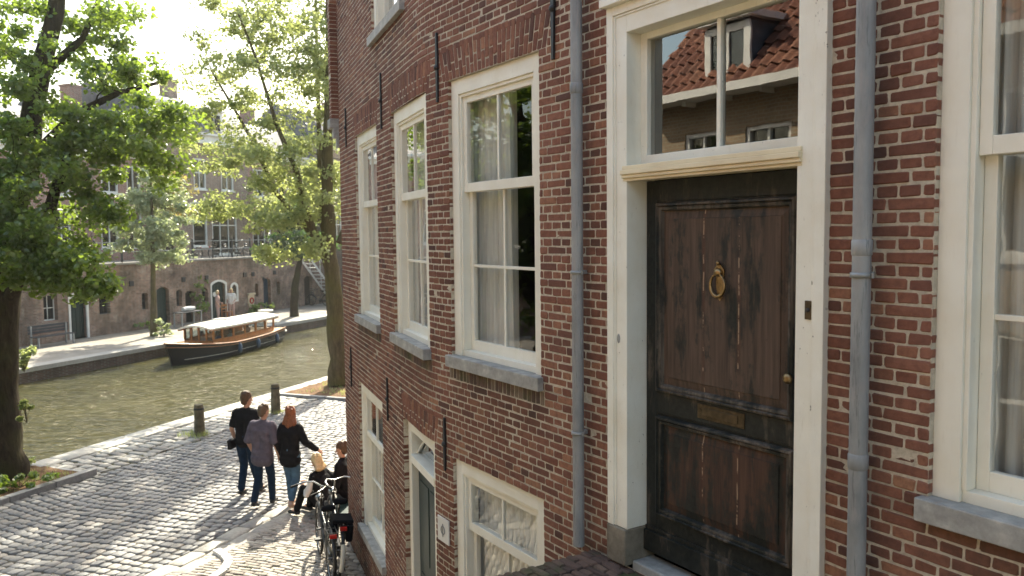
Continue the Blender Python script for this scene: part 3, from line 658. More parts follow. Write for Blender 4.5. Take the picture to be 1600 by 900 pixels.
b.build('panel_moulding', 'door_mould_wood', door, fixn=False)
def field(za, zb, mat):
    b = MB(); xa = -xi+.16; xb = xi-.16
    vs = []
    for ins, h in ((0, -.005), (.0, -.002), (.045, .006), (.048, .012)): vs += [(xa+ins, h, za+ins), (xb-ins, h, za+ins), (xb-ins, h, zb-ins), (xa+ins, h, zb-ins)]
    fs = [(k*4+j, k*4+(j+1) % 4, (k+1)*4+(j+1) % 4, (k+1)*4+j) for k in range(3) for j in range(4)]+[(12, 13, 14, 15)]
    b.add(vs, fs); return b.build('door_panel', mat, door, fixn=False)
field(1.155, 2.20, 'door_panel_wood'); field(.385, .905, 'door_panel_wood_low')
# knocker (local of door leaf; panel face y=.012)
b = MB(); kz = 1.80
b.prism([(-.034, kz+.03), (.034, kz+.03), (.038, kz+.065), (.02, kz+.085), (0, kz+.10), (-.02, kz+.085), (-.038, kz+.065)], .012, .024)
b.ell((0, .03, kz+.05), (.028, .02, .024)); b.prism([(-.03, kz+.03), (.03, kz+.03), (.018, kz-.09), (0, kz-.11), (-.018, kz-.09)], .0125, .017)
b.ell((0, .03, kz+.102), (.012, .012, .014))
kn = b.build('door_knocker', 'brass', door, bevel=.002)
b = MB(); pts = []
for i in range(25):
    a = math.radians(68-(316)*i/24+0); pts.append((.052*math.cos(a)*(1 if True else 1), .034, kz-.022+.062*math.sin(a)))
rr = [.0065+.0045*math.sin(math.pi*i/24) for i in range(25)]
b.tube([(.022, .034, kz+.045)]+pts+[(-.022, .034, kz+.045)], [.006]+rr+[.006], 8); b.ell((0, .036, kz-.083), (.014, .014, .012))
b.build('ring', 'brass', kn)
b = MB(); b.box(-.175, .175, .0005, .006, 1.0, 1.085); b.box(-.13, .13, .0055, .011, 1.02, 1.066)
b.build('letter_slot', 'brass_dull', door, bevel=.002)
b = MB(); b.lathe([(.026, .0), (.026, .006), (.011, .008), (.010, .03), (.02, .036), (.028, .048), (.026, .06), (.014, .068), (.002, .07)], 16, (-.495, 0, 1.33), axis='Y')
b.build('door_knob', 'brass', door)
b = MB(); b.box(-.019, .019, 0, .01, -.045, .045, 0); b.lathe([(.011, .01), (.011, .016), (.004, .018)], 14, (0, 0, 0), 1, 'Y')
b.build('doorbell', ['brass_dull', 'iron'], dfr, (-.70, .0285, 1.70), bevel=.003)
b = MB(); b.ell((0, 0, 0), (.014, .004, .03)); b.build('nail_plate', 'grey_metal', dfr, (x-.09, .029, 1.42))

# rain pipes
def pipe(S, z0, z1, r, cl):
    b = MB(); b.tube([(0, 0, 0), (0, 0, z1-z0)], r, 20, sm=True)
    for zc in cl[1]: b.lathe([(r, -.035), (r+.004, -.03), (r+.004, .03), (r, .035)], 20, (0, 0, zc-z0))
    p = b.build('rain_pipe', 'zinc', house, hpart(S, r+.035, z0), (0, 0, wrot(S)))
    for zc in cl[0]:
        b = MB(); b.lathe([(r+.001, -.011), (r+.008, -.011), (r+.008, .011), (r+.001, .011)], 20, (0, 0, zc-z0)); b.box(-.012, .012, -r-.04, -r, zc-z0-.012, zc-z0+.012); b.lathe([(.007, -.012), (.007, .012)], 8, (-r-.014, 0, zc-z0))
        b.build('pipe_clamp', 'grey_metal', p)
    return p
pipe(4.26, 2.42, 9.5, .038, ([4.24, 3.18], [5.42, 7.2]))
pipe(2.20, 2.42, 9.5, .040, ([4.30, 2.50], [4.42, 3.47, 6.5]))
# gutter at the eaves
b = MB()
for k in range(27):
    pass
wbox(b, S_MIN, SB, .0, .32, ZTOP-.1, ZTOP+.05); wbox(b, SB+BL, E1, 0, .32, ZTOP-.1, ZTOP+.05); o_ = b.build('gutter', 'white_trim', house); o_.location = -HL
# wall anchors
for S_, z0, z1 in ((4.60, 5.67, 6.35), (6.30, 5.62, 6.2), (8.36, 5.64, 6.24), (10.72, 5.68, 6.2), (6.27, 2.43, 2.90), (8.34, 2.44, 2.92), (10.75, 2.4, 2.95)):
    b = MB(); h = z1-z0; b.prism([(-.013, 0), (.013, 0), (.018, h*.45), (.020, h*.55), (.012, h), (-.012, h), (-.020, h*.55), (-.018, h*.45)], .004, .022); b.ell((0, .02, h*.5), (.03, .02, .025))
    b.build('wall_anchor', 'iron', house, hpart(S_, 0, z0), (0, 0, wrot(S_)), bevel=.003)
# curtains (things that hang behind the panes)
def curtain(S0, S1, off, z0, z1, label, waves=9, amp=.035, seed=0):
    gg = random.Random(seed); n = int((S1-S0)/.012); ph = gg.random()*6; vs = []; fs = []
    Sc = (S0+S1)/2
    for k in range(3):
        zz = (0, (z1-z0)*.5, z1-z0)[k]
        for i in range(n+1):
            u = i/n; xx = (u-.5)*(S1-S0)*(1+.03*(1-k)); y = amp*math.sin(u*waves*6.28+ph+.3*k)+.4*amp*math.sin(u*waves*2.7*6.28+ph*2)
            vs.append((xx, y, zz))
    for k in range(2):
        for i in range(n): a = k*(n+1)+i; fs.append((a, a+1, a+n+2, a+n+1))
    b = MB(); b.add(vs, fs, 0, True)
    o = b.build('curtain', 'curtain', None, wpt(Sc, off, z0), (0, 0, wrot(Sc)), fixn=False)
    tag(o, label, 'curtain', 'curtains behind the sash windows'); return o
curtain(5.46, 6.06, -.24, 3.45, 5.70, 'sheer white curtain hanging behind the left half of the large middle window', 6, .04, 1)
curtain(5.30, 5.38, -.36, 3.45, 5.70, 'narrow gathered curtain strip just right of the glazing bar of the large middle window', 2, .02, 2)
curtain(6.62, 7.88, -.24, 3.45, 5.68, 'sheer curtain behind the second sash window from the house corner', 12, .03, 3)
curtain(8.75, 10.05, -.24, 3.45, 5.68, 'sheer curtain behind the sash window closest to the house corner', 12, .03, 4)
curtain(4.82, 6.09, -.22, .95, 2.52, 'pale net curtain filling the low window beside the brick stoop', 16, .012, 5)
curtain(8.75, 10.15, -.24, .65, 2.52, 'sheer curtain behind the tall street level window above the bicycles', 12, .03, 6)
curtain(1.58, 1.86, -.26, 3.4, 5.7, 'gathered curtain at the left edge of the window at the right of the photo', 4, .03, 7)
curtain(7.3, 8.8, -.26, 6.7, 8.6, 'white curtain behind the upper window near the top of the photo', 12, .03, 8)
curtain(4.84, 6.08, -.30, 6.7, 8.6, 'white curtain in the upper window straight above the large middle window', 12, .03, 9)
# chair inside the middle window
ch = thing('wooden_chair', 'brown wooden chair with a curved back seen dimly behind the large middle window', 'chair', wpt(4.75, -1.0, 2.5), wrot(4.75)+.5)
b = MB(); b.lathe([(.21, .44), (.22, .46), (.20, .48)], 18); b.build('seat', 'chair_wood', ch)
b = MB(); b.tube([(.2*math.cos(a), .2*math.sin(a), .46+.55*math.sin(a*1.0) if False else .95+.12*math.sin(a)) for a in [math.pi*i/12 for i in range(13)]], .018, 8)
for a in (0.15, .8, 1.57, 2.3, 3.0): b.tube([(.18*math.cos(a), .18*math.sin(a), .47), (.2*math.cos(a), .2*math.sin(a), .95+.12*math.sin(a))], .011, 6)
b.build('backrest', 'chair_wood', ch)
for a in (.78, 2.36, 3.93, 5.5):
    b = MB(); b.tube([(.15*math.cos(a), .15*math.sin(a), .44), (.21*math.cos(a), .21*math.sin(a), 0)], .016, 6); b.build('leg', 'chair_wood', ch)

# ------------------------------------------------------------------ stoop
stoop = thing('brick_stoop', 'raised brick landing with mossy rowlock edge and bluestone threshold below the old front door', 'stoop', wpt(3.2, .6, 0), wrot(3.2))
# local: x = S-3.2, y = off-.6
b = MB(); b.box(-1.8, 1.0, -.595, .60, 0, 2.385); b.box(-.62, .63, -.76, -.5955, 1.9, 2.375)
b.build('stoop_body', 'dark_brick', stoop)
rc = []
sm_ = lambda a, c_, h: np.stack([a, c_, 2.405+h], 1)
# edge courses: bricks laid across, running out from the wall
y = -.59; k = 0
while y < .66:
    rc.append((.78, .985, y, y+.052)) if k % 2 == 0 else (rc.append((.78, .88, y, y+.052)), rc.append((.888, .985, y, y+.052)))
    rc.append((.60, .772, y+.004, y+.05)) if k % 2 else None
    if k % 2 == 0: rc.append((.57, .66, y, y+.052)); rc.append((.668, .772, y, y+.052))
    y += .060; k += 1
V_, Q_, T_ = stones(rc, sm_, -.04, -.006, .004, .006, .0022, 21, .008, .003, .05)
# herringbone field
u_, hb = .062, .2
rcH = []
def hermap(xs, ys, h): return np.stack([xs, ys, 2.405+h], 1)
VV = [V_]; QQ = [Q_]; TT = [T_]; o = len(V_)
c45, s45 = math.cos(math.radians(45)), math.sin(math.radians(45))
hr = []
for i in range(-14, 15):
    for j in range(-14, 15):
        # classic herringbone (3:1) on a rotated grid
        bx = i*u_+j*u_*3; by = i*u_-j*u_*3
        hr.append((bx, bx+3*u_-.008, by, by+u_-.008)); hr.append((bx, bx+u_-.008, by+u_, by+4*u_-.008))
def rmap(xs, ys, h):
    return np.stack([xs*c45-ys*s45-.5, xs*s45+ys*c45+.05, 2.400+h], 1)
keep = []
for r_ in hr:
    cx = (r_[0]+r_[1])/2; cy = (r_[2]+r_[3])/2; X = cx*c45-cy*s45-.5; Y = cx*s45+cy*c45+.05
    if -1.75 < X < .50 and -.50 < Y < .60: keep.append(r_)
V_, Q_, T_ = stones(keep, rmap, -.04, -.006, .004, .006, .002, 22, .008, .003, .06)
VV.append(V_); QQ.append(Q_+o); TT.append(T_+o)
o2 = np_mesh('paving', np.concatenate(VV), QQ+TT, ['stoop_brick'], [0]*4, False); o2.parent = stoop
b = MB(); b.box(-1.79, .99, -.59, .66, 2.36, 2.392); b.build('mortar_bed', 'joint_moss', stoop)
b = MB(); b.box(-.612, .615, -.78, -.605, 2.388, 2.452)
b.build('threshold', 'bluestone', stoop, bevel=.01)
for k in range(13):   # steps going down the far side, out of view under the landing
    b = MB(); b.box(-1.8-.27*(k+1), -1.802-.27*k, -.5, .6, 0, 2.385-.183*(k+1)); b.build('step', 'dark_brick', stoop)

# ------------------------------------------------------------------ ground, street, quay, canal
cx_, cy_ = .358, .934
def nt(n, t, z=0.0): return (n*cy_+t*cx_, -n*cx_+t*cy_, z)
def ntmap(n, t, h): return np.stack([n*cy_+t*cx_, -n*cx_+t*cy_, h+0*n], 1)
def quad_nt(name, mat, n0, n1_, t0, t1, z, kind='structure', sub=None):
    b = MB(); b.add([nt(n0, t0, z), nt(n1_, t0, z), nt(n1_, t1, z), nt(n0, t1, z)], [(0, 1, 2, 3)]); o = b.build(name, mat, fixn=False); tag(o, kind=kind); return o
b = MB(); b.add([(-340, -340, -2.5), (340, -340, -2.5), (340, 340, -2.5), (-340, 340, -2.5)], [(0, 1, 2, 3)]); tag(b.build('ground', 'soil', fixn=False), kind='structure')
QE = -14.8; FE = -25.7; FWL = -31.0
b = MB(); b.add([nt(QE+.05, -80, -.5), nt(FE-.05, -80, -.5), nt(FE-.05, 160, -.5), nt(QE+.05, 160, -.5)], [(3, 2, 1, 0)]); tag(b.build('water', 'water', fixn=False), kind='structure')
# near street base block with quay face
def block(mb, n0, n1_, t0, t1, z0, z1, mi=0):
    P = [nt(n0, t0, z0), nt(n1_, t0, z0), nt(n1_, t1, z0), nt(n0, t1, z0), nt(n0, t0, z1), nt(n1_, t0, z1), nt(n1_, t1, z1), nt(n0, t1, z1)]
    mb.add(P, [(3, 2, 1, 0), (4, 5, 6, 7), (0, 1, 5, 4), (1, 2, 6, 5), (2, 3, 7, 6), (3, 0, 4, 7)], mi)
rs = np.random.default_rng(5)
def rows(n0, n1_, t0, t1, wn, wt, gap, jitw=.15, along='n', skip=None):
    out = []; t = t0; k = 0
    if along == 'n':
        while t < t1:
            dt = wt*(1+rs.uniform(-.05, .05)); n = n0-(wn/2 if k % 2 else 0)+rs.uniform(-.02, .02)
            while n < n1_:
                w_ = wn*(1+rs.uniform(-jitw, jitw)); a = max(n, n0); c_ = min(n+w_, n1_)
                if c_-a > .05 and not (skip and skip((a+c_)/2, t+dt/2)): out.append((a+gap/2, c_-gap/2, t+gap/2, t+dt-gap/2))
                n += w_
            t += dt; k += 1
    else:
        n = n0
        while n < n1_:
            dn = wn*(1+rs.uniform(-.04, .04)); t = t0-(wt/2 if k % 2 else 0)
            while t < t1:
                w_ = wt*(1+rs.uniform(-jitw, jitw))
                if not (skip and skip(n+dn/2, t+w_/2)): out.append((n+gap/2, n+dn-gap/2, t+gap/2, t+w_-gap/2))
                t += w_
            n += dn; k += 1
    return out
def wob(n, t, h):   # gentle unevenness and curved courses
    t2 = t+.10*np.sin(n*.9+t*.15)+.03*np.sin(n*2.3+1.3*t); n2 = n+.02*np.sin(t*1.7)
    return ntmap(n2, t2, h+.012*np.sin(n*1.3+t*.7)+.008*np.sin(n*3.1-t*2.2))
def join_np(name, sets, mats, kind, extra=None):
    Vs = []; F = []; mi = []; o = 0
    if extra is not None: Vs.append(extra[0]); F.append(extra[1]); mi.append(extra[2]); o = len(extra[0])
    for (V_, Q_, T_), m in sets:
        Vs.append(V_); F += [Q_+o, T_+o]; mi += [m, m]; o += len(V_)
    ob = np_mesh(name, np.concatenate(Vs), F, mats, mi, True if not extra else [False]+[True]*(len(F)-1)); tag(ob, kind=kind); return ob
def bed1(n, t): return n < -12.9 and t < 11.45
def sheet(n0, n1_, t0, t1, z, d=.5):
    ns = np.arange(n0, n1_+d*.5, d); ts = np.arange(t0, t1+d*.5, d); Nn, Tt = np.meshgrid(ns, ts); V_ = ntmap(Nn.ravel(), Tt.ravel(), np.full(Nn.size, z))
    V_[:, 2] += (.012*np.sin(Nn*1.3+Tt*.7)+.008*np.sin(Nn*3.1-Tt*2.2)).ravel(); w_ = len(ns)
    f = [(i*w_+j, i*w_+j+1, (i+1)*w_+j+1, (i+1)*w_+j) for i in range(len(ts)-1) for j in range(w_-1)]
    return V_, np.array(f)
GUT = -8.15
setts = rows(-12.9, GUT-.28, 3, 34, .165, .170, .014)
S1 = stones(setts, wob, -.06, -.006, .004, .018, .007, 31, .03, .004, .04)
sv, sf = sheet(-12.95, GUT+.1, -8, 60, -.016)
join_np('street', [(S1, 1)], ['joint', 'sett'], 'structure', (sv, sf, 0))
strip = rows(-14.25, -12.93, 3, 34, .33, .24, .022, .3, skip=lambda n, t: bed1(n, t) or (n < -11.9 and 18.9 < t < 30))
cop = rows(-14.8, -14.27, 4, 34, .55, .95, .014, .1, along='t', skip=lambda n, t: t < 11.45)
S2 = stones(strip, wob, -.06, -.008, .006, .022, .014, 32, .04, .005, .04)
S3 = stones(cop, ntmap, -.3, .004, .014, .012, .004, 33, .02, .002, .0)
sv, sf = sheet(-14.75, -12.9, -8, 60, -.016)
join_np('quay_pavement', [(S2, 1), (S3, 2)], ['joint_moss', 'quay_stone', 'slab'], 'structure', (sv, sf, 0))
def inhouse(n, t):
    x_, y_ = n*cy_+t*cx_, -n*cx_+t*cy_
    o1 = (x_-P0[0])*n1[0]+(y_-P0[1])*n1[1]; o2_ = (x_+.894)*(-math.cos(A2))+(y_-7.669)*(-math.sin(A2))
    return o1 < -.05 and o2_ < -.05 and y_ < 12.0
gut = rows(GUT-.27, GUT, 4, 30, .26, .5, .014, .1, along='t')
clk = rows(GUT+.02, -3.2, 4.5, 20, .205, .078, .010, .06, skip=inhouse)
clk2 = rows(GUT+.02, -3.2, 20, 34, .26, .16, .014, .1)
S4 = stones(gut, wob, -.06, -.006, .008, .015, .008, 34, .03, .003, .02)
S5 = stones(clk, wob, -.05, -.006, .003, .008, .004, 35, .01, .003, .05)
S6 = stones(clk2, wob, -.05, -.006, .003, .012, .006, 36, .02, .003, .05)
sv, sf = sheet(GUT, 14, -8, 60, -.016)
join_np('pavement', [(S4, 2), (S5, 1), (S6, 1)], ['joint_moss', 'clinker', 'quay_stone'], 'structure', (sv, sf, 0))
# quay walls
b = MB(); block(b, QE, QE+.5, -80, 100, -2.4, -.03); tag(b.build('quay_wall', 'dark_brick'), 'near canal wall of dark brick below the paved street edge', 'wall')
b = MB(); block(b, -14.3, 60, -80, 160, -2.4, -.06); tag(b.build('street_bed', 'joint'), kind='structure')
b = MB(); block(b, FE-.6, FE-.02, -80, 70, -2.4, -.13); tag(b.build('quay_wall', 'dark_brick'), 'far canal wall of dark mossy stone below the opposite wharf', 'wall')
b = MB(); block(b, FE-.62, FE+.03, -80, 70, -.128, .03); tag(b.build('quay_edge', 'quay_stone'), kind='structure')
b = MB(); block(b, FWL-8, FE-.62, -80, 70, -2.4, 0.0); tag(b.build('wharf_pavement', 'far_paving'), kind='structure')
# white curved kerb, tree bed kerbs
b = MB()
KP = [(-7.40, 7.0), (-7.42, 8.2), (-7.47, 8.6), (-7.6, 8.85), (-7.8, 9.0), (-8.05, 9.12)]
for i in range(len(KP)-1):
    (na, ta), (nb_, tb_) = KP[i], KP[i+1]; dx, dy = nb_-na, tb_-ta; l_ = math.hypot(dx, dy); ox, oy = -dy/l_*.06, dx/l_*.06; g_ = .006/l_
    na, ta, nb_, tb_ = na+dx*g_, ta+dy*g_, nb_-dx*g_, tb_-dy*g_
    P = [nt(na-ox, ta-oy, -.03), nt(nb_-ox, tb_-oy, -.03), nt(nb_+ox, tb_+oy, -.03), nt(na+ox, ta+oy, -.03), nt(na-ox, ta-oy, .06), nt(nb_-ox, tb_-oy, .06), nt(nb_+ox, tb_+oy, .06), nt(na+ox, ta+oy, .06)]
    b.add(P, [(3, 2, 1, 0), (4, 5, 6, 7), (0, 1, 5, 4), (1, 2, 6, 5), (2, 3, 7, 6), (3, 0, 4, 7)])
tag(b.build('kerb', 'white_kerb', bevel=.01), kind='structure')
b = MB()
for i in range(9): block(b, -13.06, -12.9, 3.4+i*.9, 3.4+i*.9+.885-(.0), -.05, .11)
for i in range(2): block(b, -14.7+i*.82, -14.7+i*.82+.80, 11.36, 11.46, -.05, .05)
for i in range(3): block(b, -14.3+i*.76, -14.3+i*.76+.745, 18.9, 19.02, -.05, .07)
for i in range(8): block(b, -12.0, -11.9, 19.03+i*.9, 19.03+i*.9+.885, -.05, .07)
tag(b.build('tree_bed_kerb', 'kerb_stone', bevel=.012), kind='structure')
def soilbed(n0, n1_, t0, t1, h):
    V_, f = sheet(n0, n1_, t0, t1, 0, .12); gg = np.random.default_rng(2)
    V_[:, 2] += h+gg.normal(0, .008, len(V_)); o = np_mesh('soil_bed', V_, [f], ['soil'], [0], True); tag(o, kind='structure')
soilbed(-14.85, -13.06, 2.6, 11.36, .05); soilbed(-14.3, -12.02, 19.03, 26.2, .03)

t = NT('haze'); t.t.nodes.remove(t.b); pv = t.n('ShaderNodeVolumePrincipled'); pv.inputs['Color'].default_value = (.95, .95, .92, 1); pv.inputs['Density'].default_value = .0005; pv.inputs['Anisotropy'].default_value = .55
t.l(pv.outputs[0], t.out.inputs['Volume']); M['haze'] = t.m
b = MB(); b.box(-350, 350, -350, 350, -3.5, 40); tag(b.build('haze', 'haze'), 'faint pale haze of sunlit summer air over the canal', 'haze', kind='stuff')
# ------------------------------------------------------------------ trees
def leaves_np(centers, sizes, n_per, leaf, spread, seed, flat=.7):
    gg = np.random.default_rng(seed); tot = int(sum(n_per)); idx = np.repeat(np.arange(len(centers)), n_per)
    Cc = np.asarray(centers)[idx]; Rr = np.asarray(sizes)[idx]
    d = gg.normal(0, 1, (tot, 3)); d /= np.linalg.norm(d, axis=1)[:, None]; rad = gg.random(tot)**.55
    P = Cc+d*rad[:, None]*Rr[:, None]*np.array([1, 1, flat])*spread
    nrm = gg.normal(0, 1, (tot, 3))*.75+np.array([0, 0, .75]); nrm /= np.linalg.norm(nrm, axis=1)[:, None]
    a = gg.normal(0, 1, (tot, 3)); a -= nrm*(a*nrm).sum(1)[:, None]; a /= np.linalg.norm(a, axis=1)[:, None]; bb = np.cross(nrm, a)
    L = leaf*gg.uniform(.6, 1.25, tot)
    prof = [(-.5, 0, 0), (-.22, .40, .06), (.2, .34, .04), (.55, 0, -.08), (.2, -.34, .04), (-.22, -.40, .06)]
    V = np.stack([P+a*(L*x)[:, None]+bb*(L*y)[:, None]+nrm*(L*z_)[:, None] for x, y, z_ in prof], 1).reshape(-1, 3)
    base = np.arange(tot)*6; F = np.stack([base, base+1, base+2, base+3], 1); F2 = np.stack([base, base+3, base+4, base+5], 1)
    return V, F, F2
def tree(name, label, base, trunk, blobs, leaf, per, spread, mleaf, mbark, seed, group=None, side_r=.35, extra_leaf=None, flat=.7, maxtwig=.05):
    """trunk: list of polylines [(point, radius)...]; blobs: (centre, radii, clusters)"""
    gg = random.Random(seed); tr = thing(name, label, 'tree', base, 0, group); B = Vector(base)
    b = MB(); nodes = []
    for pl in trunk:
        pts = [Vector(p) for p, r in pl]; rad = [r for p, r in pl]; P2 = []; R2 = []
        for i in range(len(pts)-1):
            n_ = max(2, int((pts[i+1]-pts[i]).length/.35))
            for k in range(n_):
                u = k/n_; p = pts[i].lerp(pts[i+1], u); r = rad[i]+(rad[i+1]-rad[i])*u
                p = p+Vector((gg.uniform(-1, 1), gg.uniform(-1, 1), 0))*r*.14; P2.append(p); R2.append(r*(1+gg.uniform(-.07, .07)))
        P2.append(pts[-1]); R2.append(rad[-1]); P2[0] = pts[0]
        b.tube([p-B for p in P2], R2, 12)
        for p, r in zip(P2, R2):
            if p.z > B.z+1.6: nodes.append((p, r))
    cl = []
    for (c_, rd, n_) in blobs:
        for _ in range(n_):
            while True:
                d = Vector((gg.uniform(-1, 1), gg.uniform(-1, 1), gg.uniform(-1, 1)))
                if d.length <= 1: break
            d = d*(.55+.45*d.length)
            cl.append(Vector(c_)+Vector((d.x*rd[0], d.y*rd[1], d.z*rd[2])))
    near = lambda p: min((p-q).length for q, r in nodes)
    cl.sort(key=near)
    for p in cl:
        best = min(nodes, key=lambda q: (p-q[0]).length+(.5*max(0, q[0].z-p.z)))
        q, r = best; d = p-q; L = d.length
        if L < .05: continue
        n_ = max(2, int(L/.4)); r0 = min(r*.75, .010+.017*L, maxtwig); pts = [q]; rs_ = [r0]
        side = Vector((gg.uniform(-1, 1), gg.uniform(-1, 1), gg.uniform(-.3, 1))).normalized()*L*.10
        for k in range(1, n_+1):
            u = k/n_; pp = q.lerp(p, u)+side*math.sin(math.pi*u)+Vector((gg.uniform(-1, 1), gg.uniform(-1, 1), gg.uniform(-1, 1)))*.03*min(L, 1)
            rr = r0*(1-u)+.006*u; pts.append(pp); rs_.append(rr); nodes.append((pp, rr))
        b.tube([x-B for x in pts], rs_, 5, cap=False)
    b.build('trunk', mbark, tr, fixn=False)
    npr = [max(4, int(per*gg.uniform(.45, 1.5))) for _ in cl]; sz = [gg.uniform(.55, 1.35) for _ in cl]
    V_, F1, F2 = leaves_np([list(c_) for c_ in cl], sz, npr, leaf, spread, seed, flat)
    mats = [mleaf]+([extra_leaf] if extra_leaf else [])
    o = np_mesh('crown', V_, [F1, F2], mats, [0, 0], False, tr, tuple(B))
    return tr
# T1: big tree at the left on the near quay
t1 = at(4, 745, 15.25); t1.z = .03
T1L = lambda px, py, Y: at(px, py, Y)
tree('linden_tree', 'large dark leafy tree with a thick trunk at the left edge of the near quay', (t1.x, t1.y, .03),
     [[(t1, .46), (t1+Vector((0, 0, .5)), .34), (at(7, 640, 15.3), .26), (at(4, 520, 15.4), .24), (at(12, 420, 15.4), .27), (at(22, 330, 15.4), .24), (at(40, 240, 15.3), .21), (at(62, 120, 15.3), .17), (at(85, 20, 15.3), .15), (at(110, -140, 15.4), .09)],
      [(at(8, 480, 15.4), .14), (at(40, 420, 14.9), .12), (at(75, 330, 14.7), .10), (at(110, 230, 14.6), .06)],
      [(at(35, 260, 15.3), .12), (at(115, 180, 15.1), .07), (at(185, 145, 15.0), .05), (at(245, 130, 15.0), .03)],
      [(at(12, 420, 15.4), .14), (at(-60, 300, 15), .11), (at(-130, 160, 15), .06)],
      [(at(62, 120, 15.3), .10), (at(130, 60, 15.6), .06), (at(170, -40, 15.8), .04)]],
     [(at(55, 330, 14.4), (1.5, 1.5, 1.25), 46), (at(105, 235, 15), (1.7, 1.7, 1.1), 36), (at(185, 235, 15), (1.15, 1.2, .85), 26), (at(90, 410, 13.9), (.95, .9, .55), 24), (at(150, 450, 13.9), (.35, .4, .22), 6), (at(25, 400, 13.8), (.7, .8, .7), 12),
      (at(70, 90, 15.3), (1.7, 1.8, 1.4), 34), (at(160, 60, 15.8), (1.1, 1.3, 1.0), 14), (at(20, -60, 15.5), (1.8, 2, 1.2), 26), (at(-140, 200, 15), (1.8, 2, 2.4), 40), (at(245, 180, 15), (.6, .8, .45), 9), (at(205, 110, 15.5), (.6, .8, .4), 5), (at(10, 200, 14.2), (1, 1, 1), 14)],
     .085, 160, .37, 'leaf_linden', 'bark', 41)
# T2: airy light tree near the house corner
t2 = at(530, 603, 24.4); t2.z = .03
tree('elm_tree', 'tall airy light green tree on the near quay next to the house corner', (t2.x, t2.y, .03),
     [[(t2, .36), (at(529, 560, 24.4), .27), (at(524, 490, 24.4), .25), (at(517, 420, 24.4), .24), (at(512, 380, 24.4), .22), (at(512, 300, 24.4), .18), (at(512, 200, 24.4), .15), (at(516, 100, 24.4), .12), (at(512, -60, 24.4), .08), (at(515, -180, 24.5), .05)],
      [(at(514, 400, 24.4), .15), (at(492, 370, 24.2), .13), (at(478, 330, 24), .11), (at(464, 270, 23.8), .08), (at(430, 190, 23.6), .06), (at(400, 90, 23.5), .04), (at(372, 20, 23.5), .03)],
      [(at(505, 385, 24.4), .12), (at(470, 345, 24.6), .09), (at(430, 300, 24.8), .07), (at(395, 220, 25), .055), (at(360, 160, 25), .04), (at(330, 110, 25), .03)],
      [(at(514, 400, 24.4), .10), (at(505, 350, 24.9), .09), (at(500, 260, 25.4), .08), (at(496, 120, 25.6), .06), (at(492, -40, 25.8), .04)],
      [(at(530, 380, 24.4), .10), (at(560, 300, 24.8), .09), (at(610, 180, 25), .06)]],
     [(at(395, 110, 24.5), (2.0, 2.0, 1.6), 26), (at(460, 40, 24.5), (2.0, 2.0, 1.6), 30), (at(340, 235, 24.5), (1.7, 1.8, 1.0), 18), (at(430, 250, 24.3), (1.9, 2, 1.5), 40), (at(330, 320, 24.3), (.9, .9, .4), 8), (at(490, 290, 24.4), (1.0, 1.6, 1.2), 24), (at(420, 340, 24), (1.3, 1.4, .6), 18), (at(450, 120, 24.3), (1.5, 2, 1.6), 24), (at(350, 110, 24.5), (1.5, 1.6, 1.2), 14),
      (at(510, 130, 24.8), (.9, 1.5, 2.2), 24), (at(400, 20, 24.3), (1.8, 2, 1.0), 14), (at(510, -60, 24.5), (1.8, 2, 1.4), 16), (at(300, 190, 24.3), (.8, 1, .6), 6), (at(430, 395, 23.6), (.5, .6, .22), 6), (at(490, 385, 23.9), (.5, .6, .3), 6), (at(330, 30, 24.5), (1, 1, .6), 5)],
     .098, 120, .46, 'leaf_light', 'bark_light', 42)
# T3: small street tree on the opposite wharf
t3 = at(240, 524, 37.2); t3.z = 0
tree('young_tree', 'slim young tree with feathery grey green crown on the opposite wharf', (t3.x, t3.y, 0),
     [[(t3, .17), (at(240, 470, 37.2), .12), (at(239, 420, 37.2), .10), (at(238, 360, 37.2), .07), (at(236, 290, 37.2), .04), (at(234, 255, 37.2), .02)]],
     [(at(240, 365, 37.2), (1.85, 1.7, 1.4), 60), (at(238, 305, 37.2), (1.5, 1.3, 1.1), 40), (at(238, 268, 37.2), (.7, .7, .6), 10), (at(255, 405, 37), (1.1, 1.1, .4), 14)],
     .13, 105, .38, 'leaf_grey', 'bark_light', 43)
t4 = at(460, 496, 45.5); t4.z = 0
tree('young_tree', 'thin leaning tree with small dark crown on the opposite wharf beside the white stair', (t4.x, t4.y, 0),
     [[(t4, .26), (at(461, 450, 45.5), .2), (at(468, 410, 45.5), .16), (at(470, 370, 45.5), .12), (at(462, 330, 45.5), .06)]],
     [(at(455, 385, 45.5), (1.8, 1.5, .8), 26), (at(490, 380, 45), (1.4, 1.2, .8), 18), (at(460, 330, 45.5), (1.5, 1.2, 1.2), 20), (at(430, 400, 45), (.9, .9, .4), 8)],
     .15, 100, .45, 'leaf_dark', 'bark', 44)
def bgtree(px, Y, ztop_px, w, label, ml, seed, z0=3.2, n=60, per=110, leafs=.17):
    p = at(px, 368, Y); p.z = z0; top = at(px, ztop_px, Y).z; hc = (top-z0)
    tree('background_tree', label, tuple(p), [[(p, .3), (p+Vector((0, 0, hc*.45)), .2), (p+Vector((.2, 0, hc*.8)), .08)]],
         [(p+Vector((0, 0, hc*.62)), (w, w, hc*.36), n), (p+Vector((w*.3, 0, hc*.42)), (w*.8, w*.8, hc*.15), n//4)], leafs, per, .55, ml, 'bark', seed, 'trees on the far side of the canal')
bgtree(100, 47, 225, 2.2, 'leafy tree on the upper street at far left, mostly hidden behind the large dark tree', 'leaf_light', 51, n=36)
bgtree(262, 47, 235, 1.6, 'yellowing tree on the upper street directly above the slim young tree', 'leaf_yellow', 52, n=26, per=80)
bgtree(190, 62, 75, 3.8, 'tall hazy tree rising behind the rooftops at left', 'leaf_light', 53, n=46)
